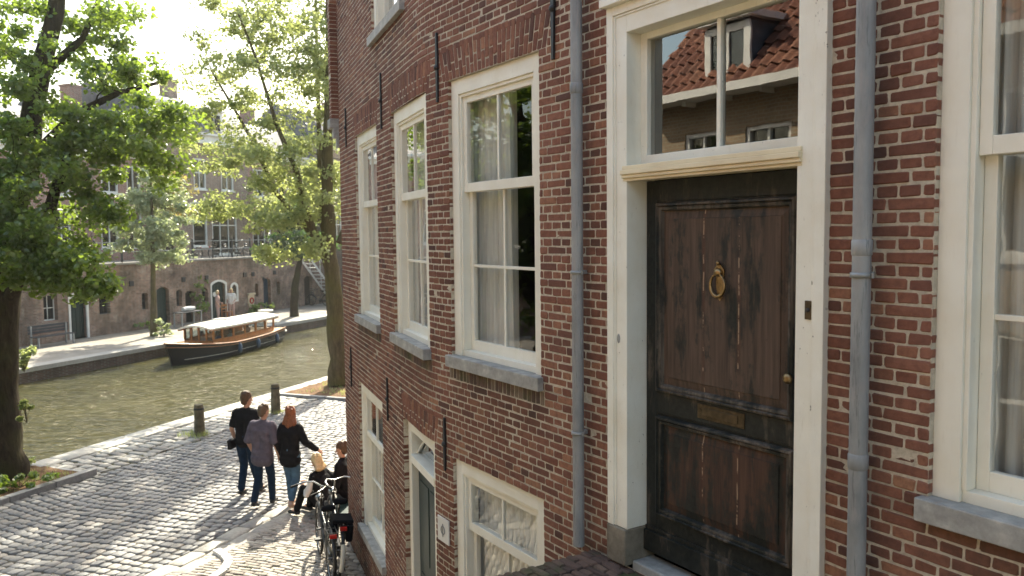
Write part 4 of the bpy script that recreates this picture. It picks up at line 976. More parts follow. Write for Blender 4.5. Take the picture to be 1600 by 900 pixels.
bgtree(500, 62, 190, 4.4, 'broad green tree beyond the bridge behind the airy tree', 'leaf_light', 54, n=60)
bgtree(440, 55, 260, 2.2, 'rounded tree on the upper street above the blue wharf door', 'leaf_light', 55, n=34)
# tree standing on the near quay just left of the photograph (seen in the window glass)
tq = Vector(nt(-14.2, 6.0, .02))
tree('linden_tree', 'quay tree just left of the picture, seen reflected in the large middle window', tuple(tq),
     [[(tq, .36), (tq+Vector((0, 0, 2.6)), .26), (tq+Vector((.3, .2, 5)), .18), (tq+Vector((.2, .6, 8)), .1)], [(tq+Vector((0, 0, 2.6)), .16), (tq+Vector((1.4, .6, 4.4)), .1)], [(tq+Vector((0, 0, 3)), .16), (tq+Vector((-1.4, 1.2, 5.4)), .1)]],
     [(tq+Vector((.0, 0, 6.0)), (2.6, 2.6, 2.6), 130), (tq+Vector((.6, 1.6, 4.4)), (1.9, 1.8, 1.9), 70), (tq+Vector((.6, -1.6, 3.6)), (2.0, 1.8, 1.6), 50)], .13, 170, .5, 'leaf_linden', 'bark', 56)
# low plants
def shrub(name, label, pos, rad, n, leaf, mat, seed, h=None, group=None, cat='plant'):
    gg = random.Random(seed); pos = Vector(pos); tr = thing(name, label, cat, tuple(pos), 0, group); b = MB(); cl = []
    for _ in range(n):
        p = Vector((gg.uniform(-1, 1)*rad[0], gg.uniform(-1, 1)*rad[1], gg.uniform(.15, 1)*rad[2])); cl.append(list(pos+p)); b.tube([(0, 0, 0), p*.5+Vector((0, 0, .02)), p], [.008, .006, .003], 4, cap=False)
    b.build('stem', 'bark_light', tr, fixn=False)
    V_, F1, F2 = leaves_np(cl, [1.0]*n, [26]*n, leaf, max(.06, min(rad)*.4), seed, .8); np_mesh('foliage', V_, [F1, F2], [mat], [0, 0], False, tr, tuple(pos))
shrub('shrub', 'low green plants growing in the soil around the foot of the large left tree', at(30, 752, 14.6)-Vector((0, 0, at(30, 752, 14.6).z-.06)), (.6, .35, .22), 16, .08, 'leaf_linden', 61)
shrub('shrub', 'bright green sprout at the water edge right behind the large left trunk', Vector(nt(-14.6, 11.1, .03)), (.22, .22, .42), 12, .09, 'leaf_light', 62)
shrub('ivy_sprig', 'small leafy sprig growing from the side of the large left trunk', at(42, 660, 15.0), (.1, .1, .4), 6, .10, 'leaf_light', 63)
shrub('shrub', 'weedy plants against the wharf wall under the opposite brick wall', at(195, 512, 39.8)-Vector((0, 0, at(195, 512, 39.8).z)), (1.6, .5, .35), 22, .12, 'leaf_linden', 64)
shrub('shrub', 'tall leafy bush beside the white framed wharf door', at(305, 505, 43.5)-Vector((0, 0, at(305, 505, 43.5).z)), (.55, .5, 2.3), 40, .14, 'leaf_linden', 65)
shrub('shrub', 'green plants under the life buoy board on the wharf', at(402, 488, 47.5)-Vector((0, 0, at(402, 488, 47.5).z)), (.9, .5, .5), 18, .12, 'leaf_linden', 66)
shrub('shrub', 'white flowering bush at the foot of the slim wharf tree', at(256, 522, 37)-Vector((0, 0, at(256, 522, 37).z)), (.32, .3, .75), 16, .12, 'leaf_grey', 67)
shrub('shrub', 'bright green plant at the water edge at far left below the bench', at(38, 583, 27.6)-Vector((0, 0, at(38, 583, 27.6).z-.0)), (.35, .3, .8), 18, .13, 'leaf_light', 68)
gr = np.random.default_rng(9); gp = []
for (n0, n1_, t0, t1, k) in ((-14.8, -13.1, 9.5, 11.3, 90), (-14.3, -12.1, 19.2, 25, 160), (-13.5, -12.9, 14.2, 14.7, 40), (-13.4, -12.8, 16.8, 17.3, 16)):
    for _ in range(k): gp.append(nt(gr.uniform(n0, n1_), gr.uniform(t0, t1), .05))
vs = []; fs = []
for p in gp:
    for _ in range(7):
        a = gr.uniform(0, 6.28); l_ = gr.uniform(.05, .13); w_ = .006; bx, by = p[0]+gr.normal(0, .04), p[1]+gr.normal(0, .04); o = len(vs)
        vs += [(bx-w_*math.sin(a), by+w_*math.cos(a), p[2]-.03), (bx+w_*math.sin(a), by-w_*math.cos(a), p[2]-.03), (bx+l_*.5*math.cos(a), by+l_*.5*math.sin(a), p[2]+l_*.8)]; fs.append((o, o+1, o+2))
b = MB(); b.add(vs, fs); tag(b.build('grass', 'leaf_light', fixn=False), 'grass tufts in the tree beds and around the bollards', 'grass', kind='stuff')
# ------------------------------------------------------------------ the opposite bank
RF = math.atan2(-cy_, -cx_)   # local x runs against t, local y outward (towards the canal)
def grid_wall(mb, x0, x1, z0, z1, holes, depth, mi=0, arch=None):
    xs = sorted(set([x0, x1]+[h[0] for h in holes]+[h[1] for h in holes])); zs = sorted(set([z0, z1]+[h[2] for h in holes]+[h[3] for h in holes]))
    for i in range(len(xs)-1):
        for j in range(len(zs)-1):
            cx, cz = (xs[i]+xs[i+1])/2, (zs[j]+zs[j+1])/2
            if any(h[0] < cx < h[1] and h[2] < cz < h[3] for h in holes): continue
            mb.add([(xs[i], 0, zs[j]), (xs[i+1], 0, zs[j]), (xs[i+1], 0, zs[j+1]), (xs[i], 0, zs[j+1])], [(0, 1, 2, 3)], mi)
    for h in holes:
        a, b_, c_, d = h[:4]
        mb.add([(a, 0, c_), (b_, 0, c_), (b_, 0, d), (a, 0, d), (a, -depth, c_), (b_, -depth, c_), (b_, -depth, d), (a, -depth, d)], [(0, 4, 5, 1), (1, 5, 6, 2), (2, 6, 7, 3), (3, 7, 4, 0)], mi)
        if len(h) > 4:   # arched head: fill the corners down to the arc
            r = h[4]; n_ = 8
            pts = [(a+(b_-a)*k/n_, d-r+r*math.sin(math.pi*k/n_)**.7) for k in range(n_+1)]
            for k in range(n_):
                (xa, za), (xb, zb) = pts[k], pts[k+1]
                mb.add([(xa, -.01, za), (xb, -.01, zb), (xb, -.01, d), (xa, -.01, d)], [(0, 1, 2, 3)], mi)
                mb.add([(xa, -.01, za), (xb, -.01, zb), (xb, -depth, zb), (xa, -depth, za)], [(0, 1, 2, 3)], mi)
def arc_frame(a, b_, c_, d, r, w_, y0, y1, bottom=False):
    """frame following an arched head; returns MB"""
    mb = MB(); n_ = 8
    pts = [(a, c_)]+[(a+(b_-a)*k/n_, d-r+r*math.sin(math.pi*k/n_)**.7) for k in range(n_+1)]+[(b_, c_)]
    cx = (a+b_)/2; cz = (c_+d)/2
    inn = [(x+(w_ if x < cx-.01 else (-w_ if x > cx+.01 else 0)), (z_-w_ if z_ > c_+.01 else (z_+(w_ if bottom else 0)))) for x, z_ in pts]
    if bottom: pts.append(pts[0]); inn.append(inn[0])
    for k in range(len(pts)-1):
        P = [pts[k], pts[k+1], inn[k+1], inn[k]]; mb.prism(P, y0, y1)
    return mb
T0 = 52.0
wx = lambda t_: T0-t_
wharf = thing('wharf_wall', 'long weathered brick wharf wall with arched cellar doors and small windows across the canal', 'wall', nt(FWL, T0, 0), RF)
HO = [  # t0,t1,z0,z1,arch, kind, material
 (25.25, 25.94, .95, 2.03, 0, 'window', None), (26.54, 27.44, 0, 2.02, .16, 'door', 'door_green'), (28.10, 28.73, .96, 1.96, 0, 'window', None), (30.61, 31.01, .96, 1.78, .08, 'window', None),
 (31.56, 32.39, 0, 1.98, .16, 'door', 'door_green'), (32.88, 33.28, .92, 1.77, .12, 'window', None), (33.5, 34.15, 0, 1.66, .12, 'door', 'dark_void'), (34.72, 35.2, 1.0, 1.75, .18, 'window', None),
 (35.45, 36.6, 0, 2.05, .18, 'door', 'door_green'), (37.04, 37.53, .88, 1.83, .16, 'window', None), (39.07, 39.38, .95, 1.72, .08, 'window', None), (39.84, 40.53, 0, 1.98, .16, 'door', 'door_blue'), (41.09, 41.43, .91, 1.71, .08, 'window', None),
 (22.0, 22.9, 0, 2.0, .16, 'door', 'door_green'), (20.3, 21.0, .95, 2.0, 0, 'window', None), (43.9, 44.8, 0, 1.9, .2, 'door', 'dark_void'), (47.3, 49.2, 0, 2.1, .5, 'door', 'dark_void')]
b = MB(); hs = [(wx(t1_), wx(t0_), z0, z1, ar) if ar else (wx(t1_), wx(t0_), z0, z1) for t0_, t1_, z0, z1, ar, k, m in HO]
grid_wall(b, 0, T0+60, 0, 3.2, hs, .28)
b.build('masonry', 'wharf_brick', wharf, fixn=False)
for i, (t0_, t1_, z0, z1, ar, k, m) in enumerate(HO):
    a, c_ = wx(t1_), wx(t0_); white = i in (1, 8, 9)
    if k == 'door':
        b = MB(); b.box(a+.02, c_-.02, -.27, -.2, z0+.01, z1-.01)
        n_ = 4
        for q in range(n_): b.box(a+.06+(c_-a-.12)*q/n_+.01, a+.06+(c_-a-.12)*(q+1)/n_-.01, -.2, -.185, z0+.08, z1-.25)
        d_ = b.build('door', m, wharf)
        if i == 8:
            b = MB(); b.lathe([(.13, -.18), (.13, -.165)], 20, ((a+c_)/2+.14, 0, 1.32), 0, 'Y'); b.build('round_notice', 'white_trim', d_)
        b = MB(); b.ell((a+.12, -.17, .95), (.025, .025, .025)); b.build('handle', 'brass_dull', d_)
    else:
        b = MB(); b.box(a+.01, c_-.01, -.27, -.24, z0+.01, z1-.01); d_ = b.build('window', 'dark_void', wharf)
        b = MB(); xm = (a+c_)/2
        b.box(a+.01, a+.045, -.235, -.2, z0, z1); b.box(c_-.045, c_-.01, -.235, -.2, z0, z1); b.box(xm-.012, xm+.012, -.234, -.205, z0, z1); b.box(a+.045, c_-.045, -.235, -.201, (z0+z1)/2-.015, (z0+z1)/2+.015); b.box(a+.045, c_-.045, -.235, -.2, z0, z0+.05)
        b.build('glazing_bars', 'white_trim' if i == 0 else 'grey_wood', d_)
    if white:
        mb = arc_frame(a-.07, c_+.07, z0-(.07 if i == 9 else 0), z1+.07, (ar or .1)+.02, .10, -.05, .02, bottom=(i == 9)); mb.build('white_frame', 'white_trim', d_)
# wall coping and small iron fixings
b = MB(); b.box(0, T0+60, -.5, .10, 3.201, 3.30); b.build('coping', 'quay_stone', wharf, bevel=.01)
for i, t_ in enumerate((24.1, 30.0, 35.1, 38.2, 40.9, 33.4, 38.9)):
    b = MB(); b.box(wx(t_)-.12, wx(t_)+.12, .002, .05, 2.15, 2.4); b.build('iron_fixing', 'iron', wharf)
b = MB(); block(b, -120, FWL-.28, -60, T0, -2.4, 3.195); tag(b.build('upper_street', 'far_paving'), kind='structure')
b = MB(); block(b, -120, 60, T0+6.5, 160, -2.4, 3.19); block(b, -120, FWL-.28, T0, T0+6.5, -2.4, 3.192); tag(b.build('upper_street', 'far_paving'), kind='structure')
# railing on the wharf wall
rail = thing('iron_railing', 'dark iron street railing with pale top rail along the top of the wharf wall', 'railing', nt(FWL+.0, T0, 3.3), RF)
b = MB()
for z_ in (.95, .5): b.box(.2, T0-18, -.22, -.18, z_-.02, z_+.02)
b.build('rail', 'grey_metal', rail)
for i in range(22):
    x_ = .6+i*1.55; b = MB(); b.box(x_-.035, x_+.035, -.235, -.165, 0, 1.02); b.ell((x_, -.2, 1.04), (.05, .05, .05), 8); b.build('post', 'iron', rail)

def facade_window(parent, x0, x1, z0, z1, bars, frame='white_trim', fw=.09, nv=1, sill=True, glassm='glass_far'):
    b = MB(); b.box(x0, x0+fw, -.14, -.03, z0, z1); b.box(x1-fw, x1, -.14, -.03, z0, z1); b.box(x0+fw, x1-fw, -.14, -.03, z1-fw, z1); b.box(x0+fw, x1-fw, -.14, -.03, z0, z0+fw)
    for k in range(nv): xc = x0+(x1-x0)*(k+1)/(nv+1); b.box(xc-.022, xc+.022, -.12, -.05, z0+fw, z1-fw)
    for z_ in bars: b.box(x0+fw, x1-fw, -.121, -.045, z_-.03, z_+.03)
    if sill: b.box(x0-.05, x1+.05, -.14, .06, z0-.09, z0-.001)
    f_ = b.build('window', frame, parent)
    b = MB(); b.add([(x0+fw, -.10, z0+fw), (x1-fw, -.10, z0+fw), (x1-fw, -.10, z1-fw), (x0+fw, -.10, z1-fw)], [(0, 1, 2, 3)]); b.build('pane', glassm, f_, fixn=False)
    return f_
def row_house(label, t0_, t1_, n0, zb, zc, zr, mat, wins, dormers=(), corn=.45, roofm='slate', mans=1.2, depth=9):
    h = thing('canal_house', label, 'house', nt(n0, t1_, zb), RF, 'row of houses across the canal'); w_ = t1_-t0_
    X = lambda t_: t1_-t_
    b = MB(); hl = [(X(b_), X(a), c_-zb, d-zb) for a, b_, c_, d, nv, bars in wins]
    grid_wall(b, 0, w_, 0, zc-zb, hl, .3); P = [(0, 0), (w_, 0), (w_, -depth), (0, -depth)]
    for i in (1, 2, 3):
        (xa, ya), (xb, yb) = P[i], P[(i+1) % 4]; b.add([(xa, ya, 0), (xb, yb, 0), (xb, yb, zc-zb), (xa, ya, zc-zb)], [(0, 1, 2, 3)])
    b.build('wall', mat, h, fixn=False)
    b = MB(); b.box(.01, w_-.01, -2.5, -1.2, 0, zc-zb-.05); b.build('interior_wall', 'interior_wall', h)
    b = MB(); zz = zc-zb; b.box(-.02, w_+.02, -.1, .35, zz-.02, zz+.12); b.box(0, w_, -.1, .18, zz-corn, zz-.021); b.build('cornice', 'white_trim', h)
    b = MB(); zt_ = zr-zb; y1 = .2; y2 = -mans; ym = -depth/2
    prof = [(y1, zz+.12), (y2, zt_-.7 if mans < 3 else zt_), (ym, zt_+.3), (-depth-y1, zz+.12)]
    vs = [(0, y, z_) for y, z_ in prof]+[(w_, y, z_) for y, z_ in prof]
    b.add(vs, [(0, 4, 5, 1), (1, 5, 6, 2), (2, 6, 7, 3), (0, 1, 2, 3), (7, 6, 5, 4)])
    rf = b.build('roof', roofm, h)
    b = MB(); b.box(w_*.25-.4, w_*.25+.4, ym-.4, ym+.4, zt_-.3, zt_+1.3); b.box(w_*.25-.46, w_*.25+.46, ym-.46, ym+.46, zt_+1.301, zt_+1.42); b.build('chimney', mat, rf)
    for a, b_, c_, d in dormers:
        m = MB(); m.box(X(b_), X(a), -2.4, .02, c_-zb, d-zb-.001); m.box(X(b_)-.12, X(a)+.12, -2.5, .14, d-zb, d-zb+.12); dr = m.build('dormer', 'white_trim', h)
        m = MB(); xc = (X(a)+X(b_))/2; m.box(X(b_)+.2, xc-.04, .0205, .028, c_-zb+.2, d-zb-.2); m.box(xc+.04, X(a)-.2, .0205, .028, c_-zb+.2, d-zb-.2); m.build('pane', 'dark_void', dr)
    for a, b_, c_, d, nv, bars in wins: facade_window(h, X(b_), X(a), c_-zb, d-zb, [z_-zb for z_ in bars], nv=nv)
    return h
row_house('red brick house at far left of the opposite bank, mostly behind the large dark tree', 23.0, 33.2, -37, 3.19, 9.0, 11.5, 'house_brick_red', [(a, a+1.1, z_, z_+2.0, 1, [z_+1.2]) for a in (24, 26.3, 28.6, 30.9) for z_ in (3.9, 6.7)], (), .3)
row_house('narrow pinkish brick house with a white framed upper window left of the mansard house', 33.25, 37.3, -37, 3.19, 9.06, 12.0, 'house_brick_red', [(34.05, 35.18, 6.95, 8.53, 1, []), (35.8, 36.8, 6.95, 8.53, 1, []), (33.9, 35.1, 3.9, 6.1, 1, [5.2]), (35.7, 36.8, 3.9, 6.1, 1, [5.2])], (), .12)
row_house('brown brick house with white cornice and a dark mansard roof with dormers across the canal', 37.4, 46.2, -37, 3.19, 10.9, 13.6, 'house_brick_brown',
          [(38.0, 39.2, 3.8, 6.66, 0, [5.6]), (40.87, 42.15, 3.85, 6.66, 0, [5.4]), (42.6, 45.0, 3.3, 6.72, 2, [5.2]), (38.3, 39.5, 7.4, 9.3, 1, [8.4]), (41.1, 42.2, 7.48, 9.4, 1, [8.5]), (43.6, 44.8, 7.48, 9.4, 1, [8.5])], [(37.75, 39.1, 11.1, 12.5), (42.3, 43.85, 11.1, 12.5)], .55)
row_house('pale brick house with tall shop front windows right of the mansard house', 46.25, 54, -37, 3.19, 10.2, 12.8, 'house_brick_red', [(46.6, 48.6, 3.6, 6.2, 2, [5.2]), (49.6, 51.6, 3.6, 6.2, 2, [5.2])]+[(a, a+1.1, 7.2, 9.1, 1, [8.2]) for a in (46.8, 49.2, 51.8)], (), .4)
row_house('tall brown house at the far end of the opposite bank behind the stair', 54.1, 64, -36, 3.19, 11.5, 14.5, 'house_brick_brown', [(a, a+1.2, z_, z_+2.1, 1, [z_+1.3]) for a in (55, 57.6, 60.4) for z_ in (4, 7.4)], (), .4)
# white stair down from the upper street
st_ = thing('metal_stair', 'steep white painted stair with handrails leading down to the opposite wharf', 'stair', nt(FWL+.08, 46.78, 0), RF)
run, rise = 3.6, 3.2
for y_ in (.1, .85):
    b = MB(); b.add([(0, y_, 0), (.18, y_, 0), (run+.18, y_, rise), (run, y_, rise), (0, y_+.04, 0), (.18, y_+.04, 0), (run+.18, y_+.04, rise), (run, y_+.04, rise)], [(0, 1, 2, 3), (7, 6, 5, 4), (0, 4, 5, 1), (1, 5, 6, 2), (2, 6, 7, 3), (3, 7, 4, 0)]); b.build('stringer', 'white_trim', st_)
    b = MB(); b.tube([(.1, y_+.02, .9), (run+.1, y_+.02, rise+.9)], .03, 6); b.build('handrail', 'white_trim', st_)
    for k in (0, .33, .66, 1): b = MB(); b.tube([(.1+run*k, y_+.02, rise*k), (.1+run*k, y_+.02, rise*k+.9)], .022, 6); b.build('baluster', 'white_trim', st_)
for k in range(1, 13): b = MB(); b.box(run*k/13-.02, run*k/13+.26, .142, .848, rise*k/13-.03, rise*k/13); b.build('tread', 'white_trim', st_)
# bridge closing the canal
br = thing('brick_bridge', 'dark brick arch bridge crossing the canal behind the trees', 'bridge', nt(-34, T0+.3, 0), RF+math.pi/2)
# local x runs towards the near bank (+n), y faces the camera side
b = MB(); aL, aR = 8.6, 19.0
hs = []
pts = [(aL+(aR-aL)*k/20, -.6+2.6*math.sin(math.pi*k/20)) for k in range(21)]
top = 3.45
def face(y): return [(0, y, -2.3), (aL, y, -2.3)]+[(x_, y, z_) for x_, z_ in pts]+[(aR, y, -2.3), (30, y, -2.3), (30, y, top), (0, y, top)]
for k in range(20): (xa, za), (xb, zb) = pts[k], pts[k+1]; b.add([(xa, .0, za), (xb, .0, zb), (xb, .0, top), (xa, .0, top), (xa, -6, za), (xb, -6, zb), (xb, -6, top), (xa, -6, top)], [(0, 1, 2, 3), (4, 5, 1, 0), (7, 6, 5, 4), (3, 2, 6, 7)])
b.box(0, aL, -6, 0, -2.3, top); b.box(aR, 30, -6, 0, -2.3, top)
b.build('masonry', 'dark_brick', br)
for y_ in (-.3, -6): b = MB(); b.box(0, 30, y_, y_+.3, top+.001, top+.9); b.box(-.05, 30.05, y_-.05, y_+.35, top+.901, top+1.0); b.build('parapet', 'dark_brick', br)
# neighbour further along the near street (out of view behind the corner)
nb = thing('neighbour_house', 'plain brick house further along the near street, hidden behind the corner house', 'house', nt(-6.2, 17.2, 0), RF+math.pi)
b = MB(); grid_wall(b, 0, 14, 0, 9, [(1+k*2.6, 2.3+k*2.6, z_, z_+2) for k in range(5) for z_ in (.8, 3.8, 6.4)], .3); b.add([(0, 0, 0), (0, -9, 0), (0, -9, 9), (0, 0, 9)], [(0, 1, 2, 3)]); b.add([(14, 0, 0), (14, -9, 0), (14, -9, 9), (14, 0, 9)], [(0, 1, 2, 3)]); b.add([(0, -9, 0), (14, -9, 0), (14, -9, 9), (0, -9, 9)], [(0, 1, 2, 3)])
b.build('wall', 'house_brick_red', nb, fixn=False)
b = MB(); b.add([(0, .3, 9), (14, .3, 9), (14, -4.5, 13), (0, -4.5, 13), (0, -9.3, 9), (14, -9.3, 9)], [(0, 1, 2, 3), (3, 2, 5, 4), (0, 3, 4), (1, 5, 2)]); b.build('roof', 'slate', nb)
for k in range(5):
    for z_ in (.8, 3.8, 6.4): facade_window(nb, 1+k*2.6, 2.3+k*2.6, z_, z_+2, [z_+1.2])

# ------------------------------------------------------------------ house across the street behind the camera (reflected in the panes)
OE = 11.55; opp = thing('opposite_house', 'tan brick house with orange tiled roof and dormer, reflected above the old door', 'house', wpt(0, 0, 0)+Vector((-math.sin(AZ)*OE+n1[0]*7.0, math.cos(AZ)*OE+n1[1]*7.0, 0)), wrot(0)+math.pi)
wins = []; xk = .82
OW = [(.82, 1.62), (2.2, 3.1)]+[(4.2+k*2.0, 5.25+k*2.0) for k in range(7)]
hl = [(a, c_, z_, z2) for a, c_ in OW for z_, z2 in ((4.15, 6.2), (1.0, 3.2))]
b = MB(); grid_wall(b, 0, 20, 0, 6.75, hl, .3)
for P in ([(0, 0), (0, -7)], [(20, 0), (20, -7)], [(0, -7), (20, -7)]): (xa, ya), (xb, yb) = P; b.add([(xa, ya, 0), (xb, yb, 0), (xb, yb, 6.75), (xa, ya, 6.75)], [(0, 1, 2, 3)])
b.add([(0, 0, 6.75), (0, -7, 6.75), (0, -3.5, 10.7)], [(0, 1, 2)]); b.add([(20, 0, 6.75), (20, -7, 6.75), (20, -3.5, 10.7)], [(0, 1, 2)])
b.build('wall', 'house_brick_tan', opp, fixn=False)
b = MB(); b.box(.02, 19.98, -3.2, -1.5, 0, 6.6); b.build('interior_wall', 'interior_wall', opp)
b = MB(); b.box(-.15, 20.1, .3, .42, 6.74, 6.88); b.box(-.15, 20.1, 0.001, .299, 6.74, 6.77); b.build('gutter', 'white_trim', opp)
b = MB()
for k in range(24): b.box(.2+k*.84, .26+k*.84, .02, .29, 6.66, 6.739)
b.build('gutter_bracket', 'white_trim', opp)
for a, c_ in OW:
    for z_, z2 in ((4.15, 6.2), (1.0, 3.2)): facade_window(opp, a, c_, z_, z2, [z_+(z2-z_)*.6], fw=.07)
# tiles
slope = math.radians(48); tv = []; tf = []; rows_ = 20; tw = .22; tl = .29
for j in range(rows_):
    for i in range(91):
        x0 = -.1+i*tw
        yb0 = .28-math.cos(slope)*j*tl; zb0 = 6.86+math.sin(slope)*j*tl
        yb1 = yb0-math.cos(slope)*(tl+.05); zb1 = zb0+math.sin(slope)*(tl+.05)
        o = len(tv)
        for (yy, zz, lift) in ((yb0, zb0, .045), (yb1, zb1, .0)):
            for k in range(6):
                u = k/5; hgt = lift+.035*math.sin(u*2*math.pi*.9+.3)
                tv.append((x0+u*tw*1.03, yy+math.sin(slope)*hgt, zz+math.cos(slope)*hgt))
        for k in range(5): tf.append((o+k, o+k+1, o+7+k, o+6+k))
b = MB(); b.add(tv, tf, 0, True); rf = b.build('roof', 'tiles', opp, fixn=False)
b = MB(); zr_ = 6.80+math.sin(slope)*rows_*tl; b.add([(-.1, .25, 6.80), (20, .25, 6.80), (20, .25-math.cos(slope)*5.8, 6.8+math.sin(slope)*5.8), (-.1, .25-math.cos(slope)*5.8, 6.8+math.sin(slope)*5.8), (-.1, -7.3, 6.8), (20, -7.3, 6.8)], [(0, 1, 2, 3), (3, 2, 5, 4)]); b.build('roof_boards', 'slate', rf)
b = MB(); b.box(.9, 1.5, -4.2, -3.5, 10, 11.7); b.box(.84, 1.56, -4.26, -3.44, 11.701, 11.8); b.build('chimney', 'house_brick_tan', rf)
dm = MB(); xa, xb = 1.35, 2.3
dm.box(xa, xb, -1.6, .0, 6.95, 7.95); dd = dm.build('dormer', 'slate', opp)
dm = MB(); dm.box(xa-.02, xa+.12, .001, .05, 6.98, 7.9); dm.box(xb-.12, xb+.02, .001, .05, 6.98, 7.9); dm.box(xa+.12, xb-.12, .001, .05, 7.78, 7.9); dm.box(xa+.12, xb-.12, .001, .05, 6.98, 7.08); dm.box((xa+xb)/2-.04, (xa+xb)/2+.04, .001, .045, 7.08, 7.78); dm.box(xa-.12, xb+.12, -1.7, .16, 7.951, 8.06); dm.box(xa-.1, xb+.1, .001, .12, 6.88, 6.979); dm.build('dormer_frame', 'white_trim', dd)
dm = MB(); dm.box(xa+.12, xb-.12, .0005, .01, 7.08, 7.78); dm.build('pane', 'glass_far', dd)

# ------------------------------------------------------------------ boat
def boat():
    bow = Vector(nt(-23.5, 24.25, -.5)); ste = Vector(nt(-24.75, 32.1, -.5)); d = bow-ste; L = d.length; c_ = (bow+ste)/2
    B = thing('canal_boat', 'varnished wooden saloon boat with dark navy hull and white roof on the canal', 'boat', c_, math.atan2(d.y, d.x))
    hl_ = L/2; n_ = 24; st = []
    for i in range(n_+1):
        u = i/n_; x_ = -hl_+L*u
        bw = 1.08*(min(1, (.80+.9*u)) if u < .25 else 1)*(1-max(0, (u-.55)/.45)**2.2); bw = max(bw, .02)
        zt_ = .58+.10*abs(1-2*u)**2*(1 if u < .5 else 0)+.36*max(0, (u-.5)/.5)**1.8
        rake = .32*max(0, (u-.85)/.15)
        st.append((x_, bw, zt_, rake))
    m = MB(); vs = []
    for x_, bw, zt_, rk in st:
        for (f, zf) in ((1, 1), (.97, .55), (.86, .1), (.55, -.25), (0, -.4)):
            z_ = zt_*zf if zf > 0 else zf
            vs.append((x_-(1-max(zf, 0))*rk*1.2, bw*f, z_))
        for (f, zf) in ((.55, -.25), (.86, .1), (.97, .55), (1, 1)):
            z_ = zt_*zf if zf > 0 else zf
            vs.append((x_-(1-max(zf, 0))*rk*1.2, -bw*f, z_))
    k = 9; fs = [(i*k+j, i*k+j+1, (i+1)*k+j+1, (i+1)*k+j) for i in range(n_) for j in range(k-1)]+[tuple(range(k))]
    m.add(vs, fs, 0, True); m.build('hull', 'boat_navy', B)
    m = MB(); vs = []
    for x_, bw, zt_, rk in st: vs += [(x_, bw-.02, zt_-.03), (x_, -bw+.02, zt_-.03)]
    m.add(vs, [(2*i, 2*i+1, 2*i+3, 2*i+2) for i in range(n_)]); m.build('deck', 'deck_wood', B)
    for s_ in (-1, 1):
        m = MB(); m.tube([(x_, s_*(bw+.015), zt_-.02) for x_, bw, zt_, rk in st], .03, 6); m.tube([(x_, s_*(bw*.985+.012), zt_*.82) for x_, bw, zt_, rk in st], .018, 6); m.build('rubbing_strake', 'varnish', B)
        m = MB(); m.tube([(x_, s_*(bw*.92+.01), .17+zt_*.05) for x_, bw, zt_, rk in st[:-2]], .007, 5); m.build('hull_line', 'white_gloss', B)
    # cabin
    cb = [(-3.0, .80), (-1.2, .86), (.6, .84), (1.75, .66)]
    hw = lambda x_: np.interp(x_, [p for p, q in cb], [q for p, q in cb])
    zs0, zs1, zr_ = .58, .80, 1.27
    m = MB(); xs = [-3.0+4.75*i/16 for i in range(17)]
    for s_ in (-1, 1):
        m.add([(x_, s_*hw(x_), z_) for x_ in xs for z_ in (zs0-.05, zs1)], [(2*i, 2*i+1, 2*i+3, 2*i+2) for i in range(16)]); m.add([(x_, s_*(hw(x_)-.04), z_) for x_ in xs for z_ in (zs0-.05, zs1)], [(2*i, 2*i+1, 2*i+3, 2*i+2) for i in range(16)])
        m.add([(x_, s_*(hw(x_)-dd_), zs1) for x_ in xs for dd_ in (-.015, .05)], [(2*i, 2*i+1, 2*i+3, 2*i+2) for i in range(16)])
    m.box(1.70, 1.75, -.66, .66, zs0-.05, zs1-.06); m.build('cabin_side', 'varnish', B)
    for s_ in (-1, 1):
        for x_ in (-3.0, -2.2, -1.3, -.4, .5, 1.2, 1.72):
            p = MB(); y_ = s_*(hw(x_)-.02); w_ = .06; lean = .0
            p.box(x_-w_, x_+w_, y_-.02, y_+.02, zs1-.01, zr_); p.build('cabin_post', 'varnish', B)
    for y_ in (-.34, 0, .34): p = MB(); p.box(1.69, 1.75, y_-.035, y_+.035, zs1-.06, zr_-.01); p.build('cabin_post', 'varnish', B)
    m = MB()
    for s_ in (-1, 1): m.add([(-3, s_*(hw(-3)-.02), zs1), (1.72, s_*.645, zs1), (1.72, s_*.645, zr_), (-3, s_*(hw(-3)-.02), zr_)], [(0, 1, 2, 3)]) if False else m.add([(x_, s_*(hw(x_)-.03), z_) for x_ in xs for z_ in (zs1, zr_-.02)], [(2*i, 2*i+1, 2*i+3, 2*i+2) for i in range(3, 16)])
    m.add([(1.72, -.64, zs1-.06), (1.72, .64, zs1-.06), (1.72, .64, zr_-.02), (1.72, -.64, zr_-.02)], [(0, 1, 2, 3)]); m.build('cabin_glass', 'glass_boat', B, fixn=False)
    # roof with camber
    m = MB(); vs = []; fs = []; xs2 = [-3.3+5.35*i/14 for i in range(15)]; q = 9
    for x_ in xs2:
        for j in range(q):
            v_ = -1+2*j/(q-1); hh_ = (hw(min(max(x_, -3), 1.75))+.09)*(1 if x_ < 1.8 else .96); vs.append((x_, v_*hh_, zr_+.02+.13*(1-v_*v_)-.02*max(0, x_-1.2)))
    nb_ = len(vs); vs += [(x_, y_, z_-.07) for x_, y_, z_ in vs]
    for i in range(14):
        for j in range(q-1): a = i*q+j; fs += [(a, a+1, a+q+1, a+q), (a+nb_+q, a+nb_+q+1, a+nb_+1, a+nb_)]
    m.add(vs, fs, 0, True)
    for j in range(q-1): m.add([vs[j], vs[j+1], vs[nb_+j+1], vs[nb_+j]], [(0, 1, 2, 3)]); e = 14*q; m.add([vs[e+j], vs[e+j+1], vs[nb_+e+j+1], vs[nb_+e+j]], [(0, 1, 2, 3)])
